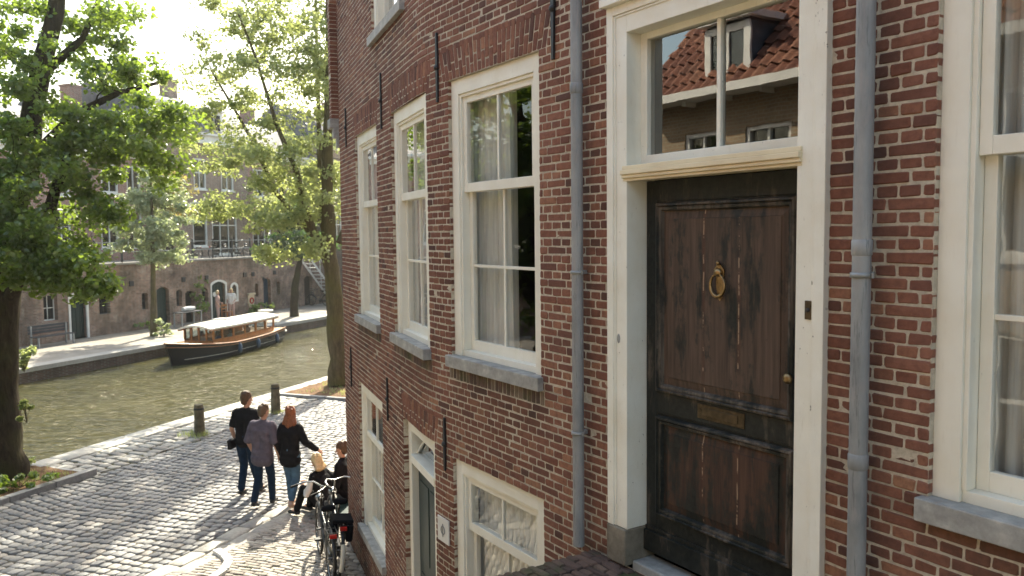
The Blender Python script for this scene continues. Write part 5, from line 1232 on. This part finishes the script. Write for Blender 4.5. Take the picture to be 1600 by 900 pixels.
    for i in range(14):
        for j in (0, q-1): m.add([vs[i*q+j], vs[(i+1)*q+j], vs[nb_+(i+1)*q+j], vs[nb_+i*q+j]], [(0, 1, 2, 3)])
    rf_ = m.build('roof', 'white_gloss', B, fixn=False)
    m = MB(); m.box(-.55, .15, -.42, .32, zr_+.151, zr_+.185); m.build('roof_hatch', 'grey_metal', rf_, bevel=.01)
    for s_ in (-1, 1): m = MB(); m.tube([(x_, s_*(hw(min(x_, 1.75))+.05), zr_-.07) for x_ in xs2], .045, 6); m.build('roof_beam', 'varnish', B)
    # side bench backs, steering post with seat, bow bollard
    m = MB(); m.box(-2.8, 1.3, -.62, -.35, .35, .62); m.box(-2.8, 1.3, .35, .62, .35, .62); m.build('side_bench', 'varnish', B)
    m = MB(); m.tube([(-3.65, .05, .5), (-3.65, .05, 1.42)], .045, 8); m.lathe([(.30, 1.42), (.36, 1.45), (.34, 1.5), (.1, 1.53)], 18, (-3.65, .05, 0)); m.tube([(-3.55, .05, .5), (-3.45, .05, 1.0), (-3.6, .05, 1.1)], .03, 6); m.build('helm_table', 'white_gloss', B)
    m = MB(); m.box(-3.95, -3.3, -.7, .7, .49, .6); m.build('stern_seat', 'deck_wood', B, bevel=.02)
    m = MB(); m.torus((-4.0, 0, .45), .8, .035, 30, 6, 'Z'); m.build('stern_fender', 'white_gloss', B)
    for x_ in (.6, -.9, -2.6):
        for s_ in (1,):
            m = MB(); y_ = s_*(1.08+.09); m.lathe([(.02, .52), (.05, .48), (.09, .42), (.095, .2), (.06, .12), (.02, .1)], 12, (x_, y_, 0)); m.tube([(x_, y_, .5), (x_, y_-.08, .58)], .012, 5); m.build('fender', 'fender_blue', B)
    m = MB()
    # a short white name scribble on the bow as in the photo: small strokes
    xs_ = 1.95
    for k in range(7): m.box(xs_+k*.055, xs_+k*.055+.03, .0, .006, .0, .045+.02*(k % 3 == 0))
    nm = m.build('name_lettering', 'white_gloss', B, (0.05, .885, .47), (0, 0, -.22))
    m = MB(); m.box(2.9, 3.0, -.18, .18, .72, .78); m.box(2.92, 2.98, -.1, -.06, .6, .72); m.box(2.92, 2.98, .06, .1, .6, .72); m.build('cleat', 'chrome', B)
    return B
BO = boat()

# ------------------------------------------------------------------ people
def capsule(mb, p0, r0, p1, r1, n=10):
    p0 = Vector(p0); p1 = Vector(p1); d = p1-p0
    if d.length < 1e-5: d = Vector((0, 0, 1e-4))
    T = d.normalized(); pts = []; rr = []
    for k in (0, 1, 2, 3): a = math.pi/2*k/3.; pts.append(p0-T*r0*math.cos(a)); rr.append(max(r0*math.sin(a), .0008))
    for k in (3, 2, 1, 0): a = math.pi/2*k/3.; pts.append(p1+T*r1*math.cos(a)); rr.append(max(r1*math.sin(a), .0008))
    a = Vector((0, 0, 1)) if abs(T.z) < .9 else Vector((1, 0, 0)); U = (a-T*a.dot(T)).normalized(); Wd = T.cross(U); vs = []
    for p, r in zip(pts, rr):
        for j in range(n): an = 2*math.pi*j/n; vs.append(p+(U*math.cos(an)+Wd*math.sin(an))*r)
    k = len(pts); mb.add(vs, [(i*n+j, i*n+(j+1) % n, (i+1)*n+(j+1) % n, (i+1)*n+j) for i in range(k-1) for j in range(n)]+[tuple(range(n))[::-1], tuple(range((k-1)*n, k*n))])
def fuse(name, mb, mat, parent, voxel, smooth=2, noise=0.0, seed=0):
    me = mb.mesh('tmp', [mat]); bm = bmesh.new(); bm.from_mesh(me); bmesh.ops.recalc_face_normals(bm, faces=bm.faces); bm.to_mesh(me); bm.free()
    o = bpy.data.objects.new('tmp', me); COL.objects.link(o)
    r = o.modifiers.new('r', 'REMESH'); r.mode = 'VOXEL'; r.voxel_size = voxel; r.use_smooth_shade = True
    s_ = o.modifiers.new('s', 'SMOOTH'); s_.iterations = smooth; s_.factor = .5
    dg = bpy.context.evaluated_depsgraph_get(); nm = bpy.data.meshes.new_from_object(o.evaluated_get(dg)); bpy.data.objects.remove(o)
    nm.name = name; nm.materials.clear(); nm.materials.append(M[mat])
    if noise:
        co = np.empty(len(nm.vertices)*3, np.float32); nm.vertices.foreach_get('co', co); co = co.reshape(-1, 3); no = np.empty(len(nm.vertices)*3, np.float32); nm.vertices.foreach_get('normal', no); no = no.reshape(-1, 3)
        w_ = np.sin(co[:, 0]*31+co[:, 2]*23+seed)*np.sin(co[:, 2]*17-co[:, 1]*29+seed*2)+.6*np.sin(co[:, 2]*55+co[:, 0]*12+seed)
        co += no*(w_*noise)[:, None]; nm.vertices.foreach_set('co', co.ravel())
    ob = bpy.data.objects.new(name, nm); COL.objects.link(ob); ob.parent = parent; return ob
def arm_pts(sh, el, wr): return [Vector(sh), Vector(el), Vector(wr)]
def hand(mb, wr, d, side, palm_n, curl=.5):
    """wr wrist, d pointing direction, side = thumb side unit vec"""
    d = Vector(d).normalized(); s = Vector(side); s = (s-d*s.dot(d)).normalized(); n_ = Vector(palm_n); n_ = (n_-d*n_.dot(d)-s*n_.dot(s)).normalized()
    k = wr+d*.085
    for q in (-.024, 0, .024): capsule(mb, wr+d*.015+s*q*.6, .015, k+s*q, .0135, 8)
    for i, (q, l_) in enumerate(((.030, .072), (.010, .080), (-.010, .074), (-.030, .058))):
        a = k+s*q; m1 = a+(d*math.cos(curl*.5)+n_*math.sin(curl*.5))*l_*.5; m2 = m1+(d*math.cos(curl*1.3)+n_*math.sin(curl*1.3))*l_*.5
        capsule(mb, a, .0095, m1, .0088, 7); capsule(mb, m1, .0088, m2, .0075, 7)
    t0 = wr+d*.03+s*.026; t1_ = t0+(d*.6+s*.6+n_*.3).normalized()*.04; t2_ = t1_+(d*.85+s*.2+n_*.4).normalized()*.032
    capsule(mb, t0, .014, t1_, .011, 7); capsule(mb, t1_, .011, t2_, .009, 7)
def person(label, loc, rotz, h, hips, legs, chest, arms, head, clo, hair, skirt=None, voxel=.011, woman=False, group=None, name='person'):
    """all points in metres for a 1.75 m body, scaled to h. hips: pelvis centre; legs: [(knee,ankle,toe dir)] left,right; chest: chest centre; arms [(elbow,wrist)] ; head: (centre, yaw, pitch)"""
    P = thing(name, label, 'person', loc, rotz, group); k = h/1.75; Vv = lambda p: Vector(p)*k
    hp = Vv(hips); cc = Vv(chest); hd = Vv(head[0]); sw = (.165 if not woman else .145)*k; hw_ = .085*k
    up = (cc-hp).normalized(); rgt = Vector((1, 0, 0)); ty = head[3] if len(head) > 3 else 0
    rgt = Vector((math.cos(ty), math.sin(ty), 0)); fw_ = up.cross(rgt)*-1; fw_ = rgt.cross(up)*-1
    sh = [cc+up*.10*k-rgt*sw, cc+up*.10*k+rgt*sw]; hj = [hp-rgt*hw_, hp+rgt*hw_]
    mb = MB()
    def torso(m, e):
        capsule(m, hp-rgt*.06*k, .105*k+e, hp+rgt*.06*k, .105*k+e); w_ = hp.lerp(cc, .5); ww = .05 if woman else .07
        capsule(m, hp-rgt*.05*k, .10*k+e, w_-rgt*ww*k, .085*k+e); capsule(m, hp+rgt*.05*k, .10*k+e, w_+rgt*ww*k, .085*k+e)
        for s_ in (-1, 1): capsule(m, w_+rgt*ww*k*s_, .085*k+e, cc+rgt*s_*.075*k+up*.0*k, .10*k+e)
        capsule(m, cc-rgt*.07*k, .10*k+e, cc+rgt*.07*k, .10*k+e)
        capsule(m, cc+up*.09*k-rgt*(sw-.03*k), .058*k+e, cc+up*.09*k+rgt*(sw-.03*k), .058*k+e); capsule(m, cc+up*.10*k-rgt*.09*k, .06*k+e, cc+up*.155*k, .05*k+e*.5); capsule(m, cc+up*.10*k+rgt*.09*k, .06*k+e, cc+up*.155*k, .05*k+e*.5)
    torso(mb, 0)
    nk = hd-Vector((0, 0, .06))*k
    capsule(mb, cc+up*.12*k, .056*k, nk-(hd-cc).normalized()*.03*k, .048*k)
    # head
    yaw, pit = head[1], head[2]; Rh = Matrix.Rotation(yaw, 3, 'Z') @ Matrix.Rotation(pit, 3, 'X')
    hv = lambda p: hd+Rh @ (Vector(p)*k)
    capsule(mb, hv((0, -.018, .03)), .082*k, hv((0, .008, .025)), .080*k); capsule(mb, hv((0, .01, .03)), .074*k, hv((0, .035, -.055)), .050*k); capsule(mb, hv((0, .05, -.075)), .028*k, hv((0, .066, -.085)), .020*k)
    capsule(mb, hv((0, .083, .015)), .009*k, hv((0, .106, -.022)), .013*k); capsule(mb, hv((-.02, .092, -.052)), .007*k, hv((.02, .092, -.052)), .007*k)
    for s_ in (-1, 1): capsule(mb, hv((s_*.078, -.002, .012)), .014*k, hv((s_*.080, -.004, -.014)), .010*k); capsule(mb, hv((s_*.02, .077, .032)), .009*k, hv((s_*.045, .07, .03)), .009*k)
    # limbs
    for i, (kn, an, td) in enumerate(legs):
        kn, an = Vv(kn), Vv(an); td = Vector(td).normalized()
        capsule(mb, hj[i], .088*k, kn, .056*k); capsule(mb, kn, .056*k, kn.lerp(an, .3), .056*k); capsule(mb, kn.lerp(an, .3), .056*k, an, .038*k); capsule(mb, an, .036*k, an+td*.13*k-Vector((0, 0, .045*k)), .028*k)
    for i, (el, wr) in enumerate(arms):
        el, wr = Vv(el), Vv(wr); capsule(mb, sh[i], .052*k, el, .038*k); capsule(mb, el, .038*k, wr, .025*k)
        dd_ = (wr-el).normalized(); hand(mb, wr, dd_, Vector((0, 1, .2)), Vector((1 if i == 0 else -1, 0, 0)), .6)
    fuse('body', mb, 'skin', P, .0085, 1)
    # clothes
    m = MB(); e = clo.get('e', .014)*k; torso(m, e)
    if clo.get('long_top'): capsule(m, hp-rgt*.06*k-up*.10*k, .115*k+e, hp+rgt*.06*k-up*.10*k, .115*k+e)
    for i, (el, wr) in enumerate(arms):
        el, wr = Vv(el), Vv(wr); f = clo.get('sleeve', .6)
        if f <= 1: capsule(m, sh[i], .058*k+e, sh[i].lerp(el, f), .048*k+e)
        else: capsule(m, sh[i], .056*k+e, el, .044*k+e); capsule(m, el, .044*k+e, el.lerp(wr, f-1), .032*k+e)
    fuse('top', m, clo['top'], P, voxel, 2, .004, 1)
    if clo.get('under'):
        for i, (el, wr) in enumerate(arms): el, wr = Vv(el), Vv(wr); m = MB(); capsule(m, sh[i], .062*k, el, .05*k); capsule(m, el, .05*k, el.lerp(wr, .85), .036*k); fuse('sleeve', m, clo['under'], P, voxel, 2, .004, 3)
    m = MB(); e2 = .012*k
    capsule(m, hp-rgt*.055*k, .108*k+e2, hp+rgt*.055*k, .108*k+e2); capsule(m, hp-rgt*.05*k+up*.06*k, .10*k+e2*.6, hp+rgt*.05*k+up*.06*k, .10*k+e2*.6)
    for i, (kn, an, td) in enumerate(legs):
        kn, an = Vv(kn), Vv(an); capsule(m, hj[i], .090*k+e2, kn, .060*k+e2); en = kn.lerp(an, clo.get('hem', .93)); capsule(m, kn, .060*k+e2, en, clo.get('cuff', .052)*k+e2*.6)
    fuse('trousers', m, clo['trousers'], P, voxel, 2, .003, 2)
    for i, (kn, an, td) in enumerate(legs):
        an = Vv(an); td = Vector(td).normalized(); m = MB(); capsule(m, an-td*.035*k-Vector((0, 0, .03*k)), .038*k, an+td*.06*k-Vector((0, 0, .035*k)), .040*k); capsule(m, an+td*.06*k-Vector((0, 0, .035*k)), .040*k, an+td*.16*k-Vector((0, 0, .048*k)), .030*k); capsule(m, an, .042*k, an-Vector((0, 0, .04*k)), .04*k)
        fuse('shoe', m, clo['shoes'], P, .009, 2)
    m = MB(); hc, hl = hair
    capsule(m, hv((0, -.030, .048)), .088*k, hv((0, -.005, .055)), .084*k); capsule(m, hv((0, -.04, .01)), .078*k, hv((0, -.045, -.03)), .062*k)
    for s_ in (-1, 1): capsule(m, hv((s_*.05, -.02, .03)), .045*k, hv((s_*.055, -.025, -.005)), .03*k)
    gg = random.Random(int(h*1000))
    for _ in range(26):
        a = gg.uniform(0, 6.28); q = gg.uniform(.2, 1); p_ = Vector((math.cos(a)*.075*q, -.02+math.sin(a)*.085*q, .06+.075*math.sqrt(max(0, 1-q*q)))); capsule(m, hv(p_), .02*k, hv(p_*1.08+Vector((gg.uniform(-.02, .02), gg.uniform(-.02, .02), .006))), .010*k, 6)
    if hl > 0:
        for j in range(16):
            s_ = -1+2*j/15; x0 = s_*.078; y0 = -.045+.035*abs(s_); ln = hl*(1-.2*abs(s_)+gg.uniform(-.1, .1))
            q0 = hv((x0*.9, y0, .02)); q1 = hv((x0*1.15, y0-.015, -.06)); q2 = Vector((q1.x+gg.uniform(-.015, .015)+s_*.02*k, q1.y-.02*k, q1.z-ln*k)); qm = q1.lerp(q2, .55)+Vector((s_*.022*k+gg.uniform(-.012, .012), -.015*k+gg.uniform(-.012, .012), 0)); capsule(m, q0, .030*k, q1, .030*k, 6); capsule(m, q1, .030*k, qm, .026*k, 6); capsule(m, qm, .026*k, q2, .010*k, 6)
    fuse('hair', m, hc, P, .010, 1, .003, 3)
    for s_ in (-1, 1): m = MB(); m.ell(hv((s_*.032, .080, .018)), (.009*k, .006*k, .006*k), 8); m.build('eye', 'iron', P)
    return P
FA = math.radians(-12)   # heading slightly to the right of straight ahead
# man left
pm = Vector((-4.62, 13.92, .015))
person('man in black t-shirt and dark jeans, leftmost of the three people walking away', pm, FA, 1.80, (0, 0, .93),
       [((-.10, .10, .50), (-.10, -.02, .09), (0, 1, 0)), ((.10, .06, .50), (.13, .20, .09), (.1, 1, .1))], (0, .03, 1.30), [((-.23, -.04, 1.14), (-.22, .06, .90)), ((.24, -.05, 1.13), (.25, .04, .90))], ((.01, .06, 1.62), -.55, -.1),
       dict(top='cloth_black', sleeve=.72, trousers='cloth_jeans_dark', shoes='shoe_black', e=.020), ('hair_brown', 0))
person('short haired person in mauve grey shirt, middle one of three walking away', Vector((-4.16, 13.35, .015)), FA+.05, 1.70, (0, 0, .93),
       [((-.09, .02, .50), (-.08, -.20, .13), (0, 1, -.3)), ((.09, .12, .50), (.10, .12, .09), (0, 1, 0))], (0, .03, 1.29), [((-.25, -.02, 1.12), (-.22, .10, .90)), ((.25, -.04, 1.12), (.26, .05, .89))], ((.01, .07, 1.61), -.5, -.25),
       dict(top='cloth_mauve', sleeve=.9, trousers='cloth_jeans_dark', shoes='shoe_black', e=.030, long_top=True), ('hair_greybrown', 0))
person('woman with long auburn hair, black jacket and light jeans, rightmost of those walking', Vector((-3.68, 13.28, .015)), FA-.05, 1.68, (0, 0, .93),
       [((-.08, .10, .50), (-.05, .06, .09), (0, 1, 0)), ((.08, .03, .50), (.09, -.18, .13), (0, 1, -.3))], (0, .03, 1.29), [((-.22, -.05, 1.12), (-.20, .06, .90)), ((.28, .04, 1.13), (.40, .20, .98))], ((0, .06, 1.61), -.1, -.1),
       dict(top='cloth_black', sleeve=1.9, trousers='cloth_jeans_light', shoes='shoe_tan', e=.022, long_top=True, hem=.86, cuff=.044), ('hair_auburn', .22), woman=True)
# seated pair at the house corner
sx = Vector((-2.98, 12.78, 0))
seat = thing('seat_box', 'low dark green box used as a seat at the house corner', 'box', (-2.86, 12.98, .01), math.radians(20))
b = MB(); b.box(-.24, .24, -.42, .42, .03, .10); b.build('box_body', 'door_green', seat, bevel=.012)
b = MB(); b.box(-.26, .26, -.44, .44, .101, .13); b.build('lid', 'door_green', seat, bevel=.01)
for sx_ in (-1, 1): b = MB(); b.box(sx_*.2-.03, sx_*.2+.03, -.38, .38, 0, .029); b.build('runner', 'grey_wood', seat)
person('blond woman in black sitting at the house corner looking at her hands', Vector((-2.98, 12.78, .01)), math.radians(62), 1.68, (0, .0, .24),
       [((-.14, .38, .47), (-.16, .52, .09), (0, 1, 0)), ((.12, .38, .50), (.10, .48, .09), (0, 1, 0))], (0, .12, .60), [((-.24, .22, .42), (-.06, .42, .50)), ((.24, .22, .42), (.08, .42, .52))], ((0, .19, .91), .15, -.5),
       dict(top='cloth_black', sleeve=.12, under='cloth_white', trousers='cloth_black', shoes='shoe_black', e=.024), ('hair_blond', .10), woman=True)
b = MB()
person('dark haired young man in black sitting behind the blond woman', Vector((-2.74, 13.28, .01)), math.radians(80), 1.74, (0, .0, .24),
       [((-.14, .38, .47), (-.16, .52, .09), (0, 1, 0)), ((.14, .38, .47), (.12, .50, .09), (0, 1, 0))], (0, .06, .64), [((-.23, .12, .42), (-.12, .36, .42)), ((.23, .14, .42), (.12, .38, .44))], ((0, .10, .96), .1, -.25),
       dict(top='cloth_black', sleeve=1.8, trousers='cloth_black', shoes='shoe_black', e=.024), ('hair_brown', 0))
# handbag
bag = thing('handbag', 'small black shoulder bag hanging at the left hip of the man in black', 'bag', (-4.83, 13.84, .86), FA)
b = MB(); b.box(-.04, .04, -.09, .09, 0, .16); b.build('bag_body', 'cloth_black', bag, bevel=.02)
b = MB(); b.box(-.045, .045, -.092, .092, .10, .165); b.build('flap', 'cloth_black', bag, bevel=.02)
# people on the wharf
def simple_person(label, loc, rot, h, top, tr_, hairm, group, sit=False):
    if sit: return person(label, loc, rot, h, (0, 0, .15), [((-.1, .38, .18), (-.1, .42, -.2), (0, 1, 0)), ((.1, .38, .18), (.1, .42, -.2), (0, 1, 0))], (0, .03, .50), [((-.23, .05, .30), (-.15, .28, .25)), ((.23, .05, .30), (.15, .28, .25))], ((0, .06, .80), 0, 0), dict(top=top, sleeve=.8, trousers=tr_, shoes='shoe_black', e=.02), (hairm, .05), group=group)
    return person(label, loc, rot, h, (0, 0, .93), [((-.10, .04, .50), (-.10, 0, .09), (0, 1, 0)), ((.10, .04, .50), (.10, .05, .09), (0, 1, 0))], (0, .02, 1.30), [((-.23, 0, 1.12), (-.15, .18, 1.02)), ((.24, 0, 1.12), (.25, .12, .92))], ((0, .04, 1.62), .2, -.1), dict(top=top, sleeve=.8, trousers=tr_, shoes='shoe_black', e=.02), (hairm, .05), group=group)
simple_person('person in pale pink clothes standing left of the white framed wharf door', Vector(nt(-30.2, 34.95, 0)), RF+.5, 1.62, 'cloth_pink', 'cloth_pink', 'hair_blond', None)
simple_person('person in white top and pink trousers before the white framed wharf door', Vector(nt(-30.1, 35.95, 0)), RF-.9, 1.66, 'cloth_white', 'cloth_pink', 'hair_blond', None)
Mb = BO.matrix_basis.copy(); Mb = Matrix.Translation(BO.location) @ Matrix.Rotation(BO.rotation_euler.z, 4, 'Z')
for i, (x_, y_, tm, lb) in enumerate(((.9, .36, 'cloth_blue', 'passenger in blue sitting behind the front window of the boat'), (1.0, -.36, 'cloth_white', 'passenger in white sitting far side front in the boat cabin'), (-.1, .36, 'cloth_white', 'passenger in white sitting amidships in the boat cabin'), (-2.5, -.3, 'cloth_pink', 'passenger in pink sitting at the open back of the boat cabin'))):
    simple_person(lb, Mb @ Vector((x_, y_, .42-.15)), BO.rotation_euler.z+(math.pi if y_ > 0 else 0), 1.45, tm, 'cloth_jeans_dark', 'hair_brown', None, True)

# ------------------------------------------------------------------ bicycles
def bicycle(label, loc, rz, group, lean=.12, steer=0.0):
    B = thing('bicycle', label, 'bicycle', loc, rz, group); B.rotation_euler = (0, lean, rz)   # local y forward
    R = .33; wb = .56
    for y_ in (-wb, wb):
        m = MB(); m.torus((0, y_, R+.02), R, .019, 40, 8); w_ = m.build('wheel', 'rubber', B)
        m = MB(); m.torus((0, y_, R+.02), R-.028, .010, 40, 6)
        for k in range(18):
            a = k*math.pi/9; m.tube([((-1)**k*.018, y_, R+.02), (0, y_+(R-.03)*math.cos(a), R+.02+(R-.03)*math.sin(a))], .0016, 3, cap=False)
        m.lathe([(.018, -.04), (.018, .04)], 10, (0, y_, R+.02), 0, 'X'); m.build('rim', 'chrome', w_)
        m = MB(); pts = [(0, y_+(R+.035)*math.cos(a), R+.02+(R+.035)*math.sin(a)) for a in [math.radians(10+170*i/14) if y_ > 0 else math.radians(0+185*i/14) for i in range(15)]]; 
        m.tube(pts, .022, 6); m.build('mudguard', 'bike_black', B)
    m = MB(); bb = (0, -.08, .30); sc = (0, -.24, .82); hd_ = (0, .36, .86); hb = (0, .42, .60)
    m.tube([bb, sc], .016, 8); m.tube([bb, hb], .018, 8); m.tube([(0, -.17, .60), (0, .40, .70)], .014, 8); m.tube([hd_, hb], .019, 8)
    for s_ in (-1, 1):
        m.tube([bb, (s_*.055, -wb, R+.02)], .009, 6); m.tube([(0, -.22, .76), (s_*.055, -wb, R+.02)], .008, 6); m.tube([(s_*.05, .44, .62), (s_*.05, .5, .5), (s_*.05, wb, R+.02)], .011, 6)
    m.build('frame', 'bike_black', B)
    m = MB(); m.tube([sc, (0, -.26, .90)], .013, 8); m.build('seat_post', 'chrome', B)
    m = MB(); capsule(m, (-.055, -.33, .93), .045, (.055, -.33, .93), .045); capsule(m, (0, -.33, .93), .05, (0, -.10, .945), .022); fuse('saddle', m, 'cloth_black', B, .012, 3)
    m = MB(); m.tube([hd_, (0, .35, 1.03)], .013, 8); m.build('stem', 'chrome', B); m = MB(); hp_ = [(-.26, .10, 1.03), (-.24, .22, 1.06), (-.15, .33, 1.06), (0, .35, 1.03), (.15, .33, 1.06), (.24, .22, 1.06), (.26, .10, 1.03)]; m.tube([(x_, y_-.35, z_) for x_, y_, z_ in hp_], .012, 8); m.v = [(x_, y_-(.35 if i_ < 18 else 0), z_) for i_, (x_, y_, z_) in enumerate(m.v)] if False else m.v; hbv = m.build('handlebar', 'chrome', B, (0, .35, 0), (0, 0, steer))
    for s_ in (-1, 1): m = MB(); m.tube([(s_*.262, .03-.35, 1.02), (s_*.26, .14-.35, 1.035)], .018, 8); m.build('grip', 'rubber', hbv)
    m = MB(); m.lathe([(.09, .04-.045), (.09, .045-.04)], 24, (0, -.08, .30), 0, 'X'); m.tube([(.05, -.08, .30), (.07, -.02, .14)], .009, 6); m.box(.06, .15, -.06, .02, .12, .145); m.tube([(-.05, -.08, .30), (-.07, -.14, .46)], .009, 6); m.box(-.15, -.06, -.18, -.10, .45, .475); m.build('crank', 'iron', B)
    m = MB(); m.box(-.025, .045, -wb, -.06, .25, .40); m.build('chain_case', 'bike_black', B, bevel=.02)
    m = MB()
    for x_ in (-.06, 0, .06): m.tube([(x_, -.30, .735), (x_, -.76, .735)], .007, 6)
    for y_ in (-.35, -.55, -.75): m.tube([(-.06, y_, .735), (.06, y_, .735)], .007, 6)
    for s_ in (-1, 1): m.tube([(s_*.06, -.68, .735), (s_*.055, -wb, R+.02)], .006, 6)
    m.build('luggage_rack', 'bike_black', B)
    m = MB(); m.lathe([(.035, .46), (.06, .50), (.06, .53), (.045, .54)], 14, (0, 0, .82), 0, 'Y'); m.build('headlamp', 'chrome', B)
    m = MB(); m.box(-.045, .045, -.80, -.775, .685, .735); m.build('rear_reflector', 'red_plastic', B, bevel=.004)
    m = MB(); m.tube([(0, -.5, .30), (.12, -.46, .02)], .008, 6); m.build('kickstand', 'iron', B)
    return B
wb_ = lambda S_, off: wpt(S_, off, .0)
def hdg(S_): return wrot(S_)-math.pi/2    # heading along the wall
bk1 = bicycle('black bicycle with white rear mudguard and pannier bag, closest to the brick wall', wb_(10.72, .34), hdg(10.55)-.03, 'bicycles parked by the corner', .10, .45)
for c_ in list(bk1.children):
    if c_.name.startswith('mudguard') and c_.data.vertices[0].co.y < 0: pass
m = MB(); pts = [(0, -.56+.37*math.cos(a), .35+.37*math.sin(a)) for a in [math.radians(150+55*i/8) for i in range(9)]]; m.tube(pts, .030, 8); m.build('mudguard_tip', 'white_gloss', bk1)
m = MB()
for s_ in (-1, 1): m.box(s_*.14-.06, s_*.14+.06, -.74, -.36, .42, .74)
m.box(-.2, .2, -.72, -.38, .745, .80)
pn = thing('pannier_bag', 'black double pannier bag hanging over the rack of the bicycle by the wall', 'bag', wb_(10.72, .34), 0); pn.rotation_euler = bk1.rotation_euler
for s_ in (-1, 1): m = MB(); m.box(s_*.10-.045, s_*.10+.045, -.72, -.42, .50, .745); m.build('pouch', 'cloth_black', pn, bevel=.03)
m = MB(); m.box(-.14, .14, -.72, -.42, .748, .80); m.build('top_flap', 'cloth_black', pn, bevel=.015)
bk2 = bicycle('black bicycle with a plain black rear mudguard, standing left of the one with panniers', wb_(10.48, .47), hdg(10.4)+.0, 'bicycles parked by the corner', .02, -1.15)
def far_bike(t_, label): return dup(bk2, nt(FWL-.55, t_, 3.3-.1), -math.atan2(cx_, cy_)+(.05 if t_ > 36 else math.pi), label, 'bicycles on the upper street')
far_bike(34.6, 'bicycle leaning at the railing directly above the pair standing on the wharf'); far_bike(36.8, 'middle one of three bicycles behind the railing above the white framed wharf door'); far_bike(38.6, 'bicycle behind the railing above the life buoy board')
dup(bk2, nt(-30.2, 44.3, 0), -math.atan2(cx_, cy_)+math.pi/2, 'bicycle parked under the white stair on the opposite wharf', 'bicycles on the upper street')['group'] = 'bicycles under the stair'

# ------------------------------------------------------------------ small things
def bollard(label, n_, t_, h, r, rz):
    p = nt(n_, t_, 0); o = thing('bollard', label, 'bollard', p, rz, 'bollards along the quay'); m = MB()
    m.lathe([(r*1.12, -.05), (r*1.08, h*.3), (r, h*.75), (r*.92, h-.02), (r*.85, h)], 10); m.build('post', 'bollard_wood', o, bevel=.008)
    m = MB(); m.lathe([(r*1.04, h*.84), (r*1.04, h*.9)], 16); m.build('iron_band', 'iron', o)
bollard('weathered round bollard on the quay, the left one of two, with grass at its foot', -13.2, 14.56, .70, .108, .3)
bollard('weathered round bollard on the quay at the end of the tree bed edging', -13.0, 17.05, .74, .112, 1.3)
bn = thing('wooden_bench', 'dark wooden bench against the wharf wall left of the first arched door', 'bench', nt(-30.45, 25.9, 0), RF)
b = MB(); [b.box(.0, 1.9, .10+k*.11, .19+k*.11, .42, .45) for k in range(4)]; b.build('seat', 'grey_wood', bn)
b = MB(); [b.box(0, 1.9, .03, .06, .55+k*.12, .65+k*.12) for k in range(3)]; b.build('backrest', 'grey_wood', bn)
for x_ in (.12, 1.78):
    for y_ in (.06, .48): b = MB(); b.box(x_-.03, x_+.03, y_-.03, y_+.03, 0, .42 if y_ > .1 else .88); b.build('leg', 'grey_metal', bn)
tb = thing('garden_table', 'grey garden table with a rolled white cloth on the opposite wharf', 'table', nt(-29.9, 33.2, 0), RF)
b = MB(); b.box(0, 1.5, -.3, .3, .70, .74); b.build('table_top', 'grey_wood', tb)
for x_ in (.08, 1.42):
    for y_ in (-.24, .24): b = MB(); b.box(x_-.03, x_+.03, y_-.03, y_+.03, 0, .699); b.build('leg', 'grey_metal', tb)
rl = MB(); rl.tube([(-.35, 0, .13), (-.1, .02, .12), (.2, 0, .13), (.42, .0, .12)], [.09, .13, .12, .10], 12); o_ = rl.build('rolled_cloth', 'cloth_white', None, Vector(nt(-29.9, 32.55, .74)), (0, 0, RF)); tag(o_, 'rolled white cloth lying on the grey garden table', 'cloth')
wch = thing('wooden_chair', 'small orange brown wooden chair between the two people on the wharf', 'chair', nt(-30.0, 35.45, 0), RF)
b = MB(); b.box(-.22, .22, -.2, .2, .43, .46); b.build('seat', 'varnish', wch); b = MB(); b.box(-.22, .22, -.2, -.17, .72, .84); b.box(-.22, .22, -.2, -.17, .56, .64); b.build('backrest', 'varnish', wch)
for x_ in (-.19, .19):
    for y_ in (-.185, .18): b = MB(); b.box(x_-.02, x_+.02, y_-.015, y_+.02, 0, .429 if y_ > 0 else .86); b.build('leg', 'varnish', wch)
lb = thing('life_buoy_board', 'cream board carrying an orange red life buoy mounted on the wharf wall', 'board', nt(FWL+.03, 38.65, .36), RF)
b = MB(); b.prism([(-.16, 0), (.16, 0), (.27, .3), (.27, .74), (-.27, .74), (-.27, .3)], 0, .03); b.build('board', 'cream_board', lb); b = MB(); b.prism([(-.32, .741), (.32, .741), (.26, .84), (-.26, .84)], 0, .12); b.build('cap', 'cream_board', lb)
b = MB(); b.torus((0, .07, .40), .15, .035, 24, 8, 'Y'); b.build('life_buoy', 'red_plastic', lb)
bk = thing('tunnel_lamp', 'small dark wall lamp on the wharf wall beside the blue door', 'lamp', nt(FWL+.02, 39.65, 1.95), RF)
b = MB(); b.box(-.03, .03, 0, .14, .1, .14); b.build('bracket', 'iron', bk); b = MB(); b.lathe([(.04, -.1), (.09, .04), (.03, .1)], 10, (0, .16, 0)); b.build('lamp_shade', 'iron', bk)
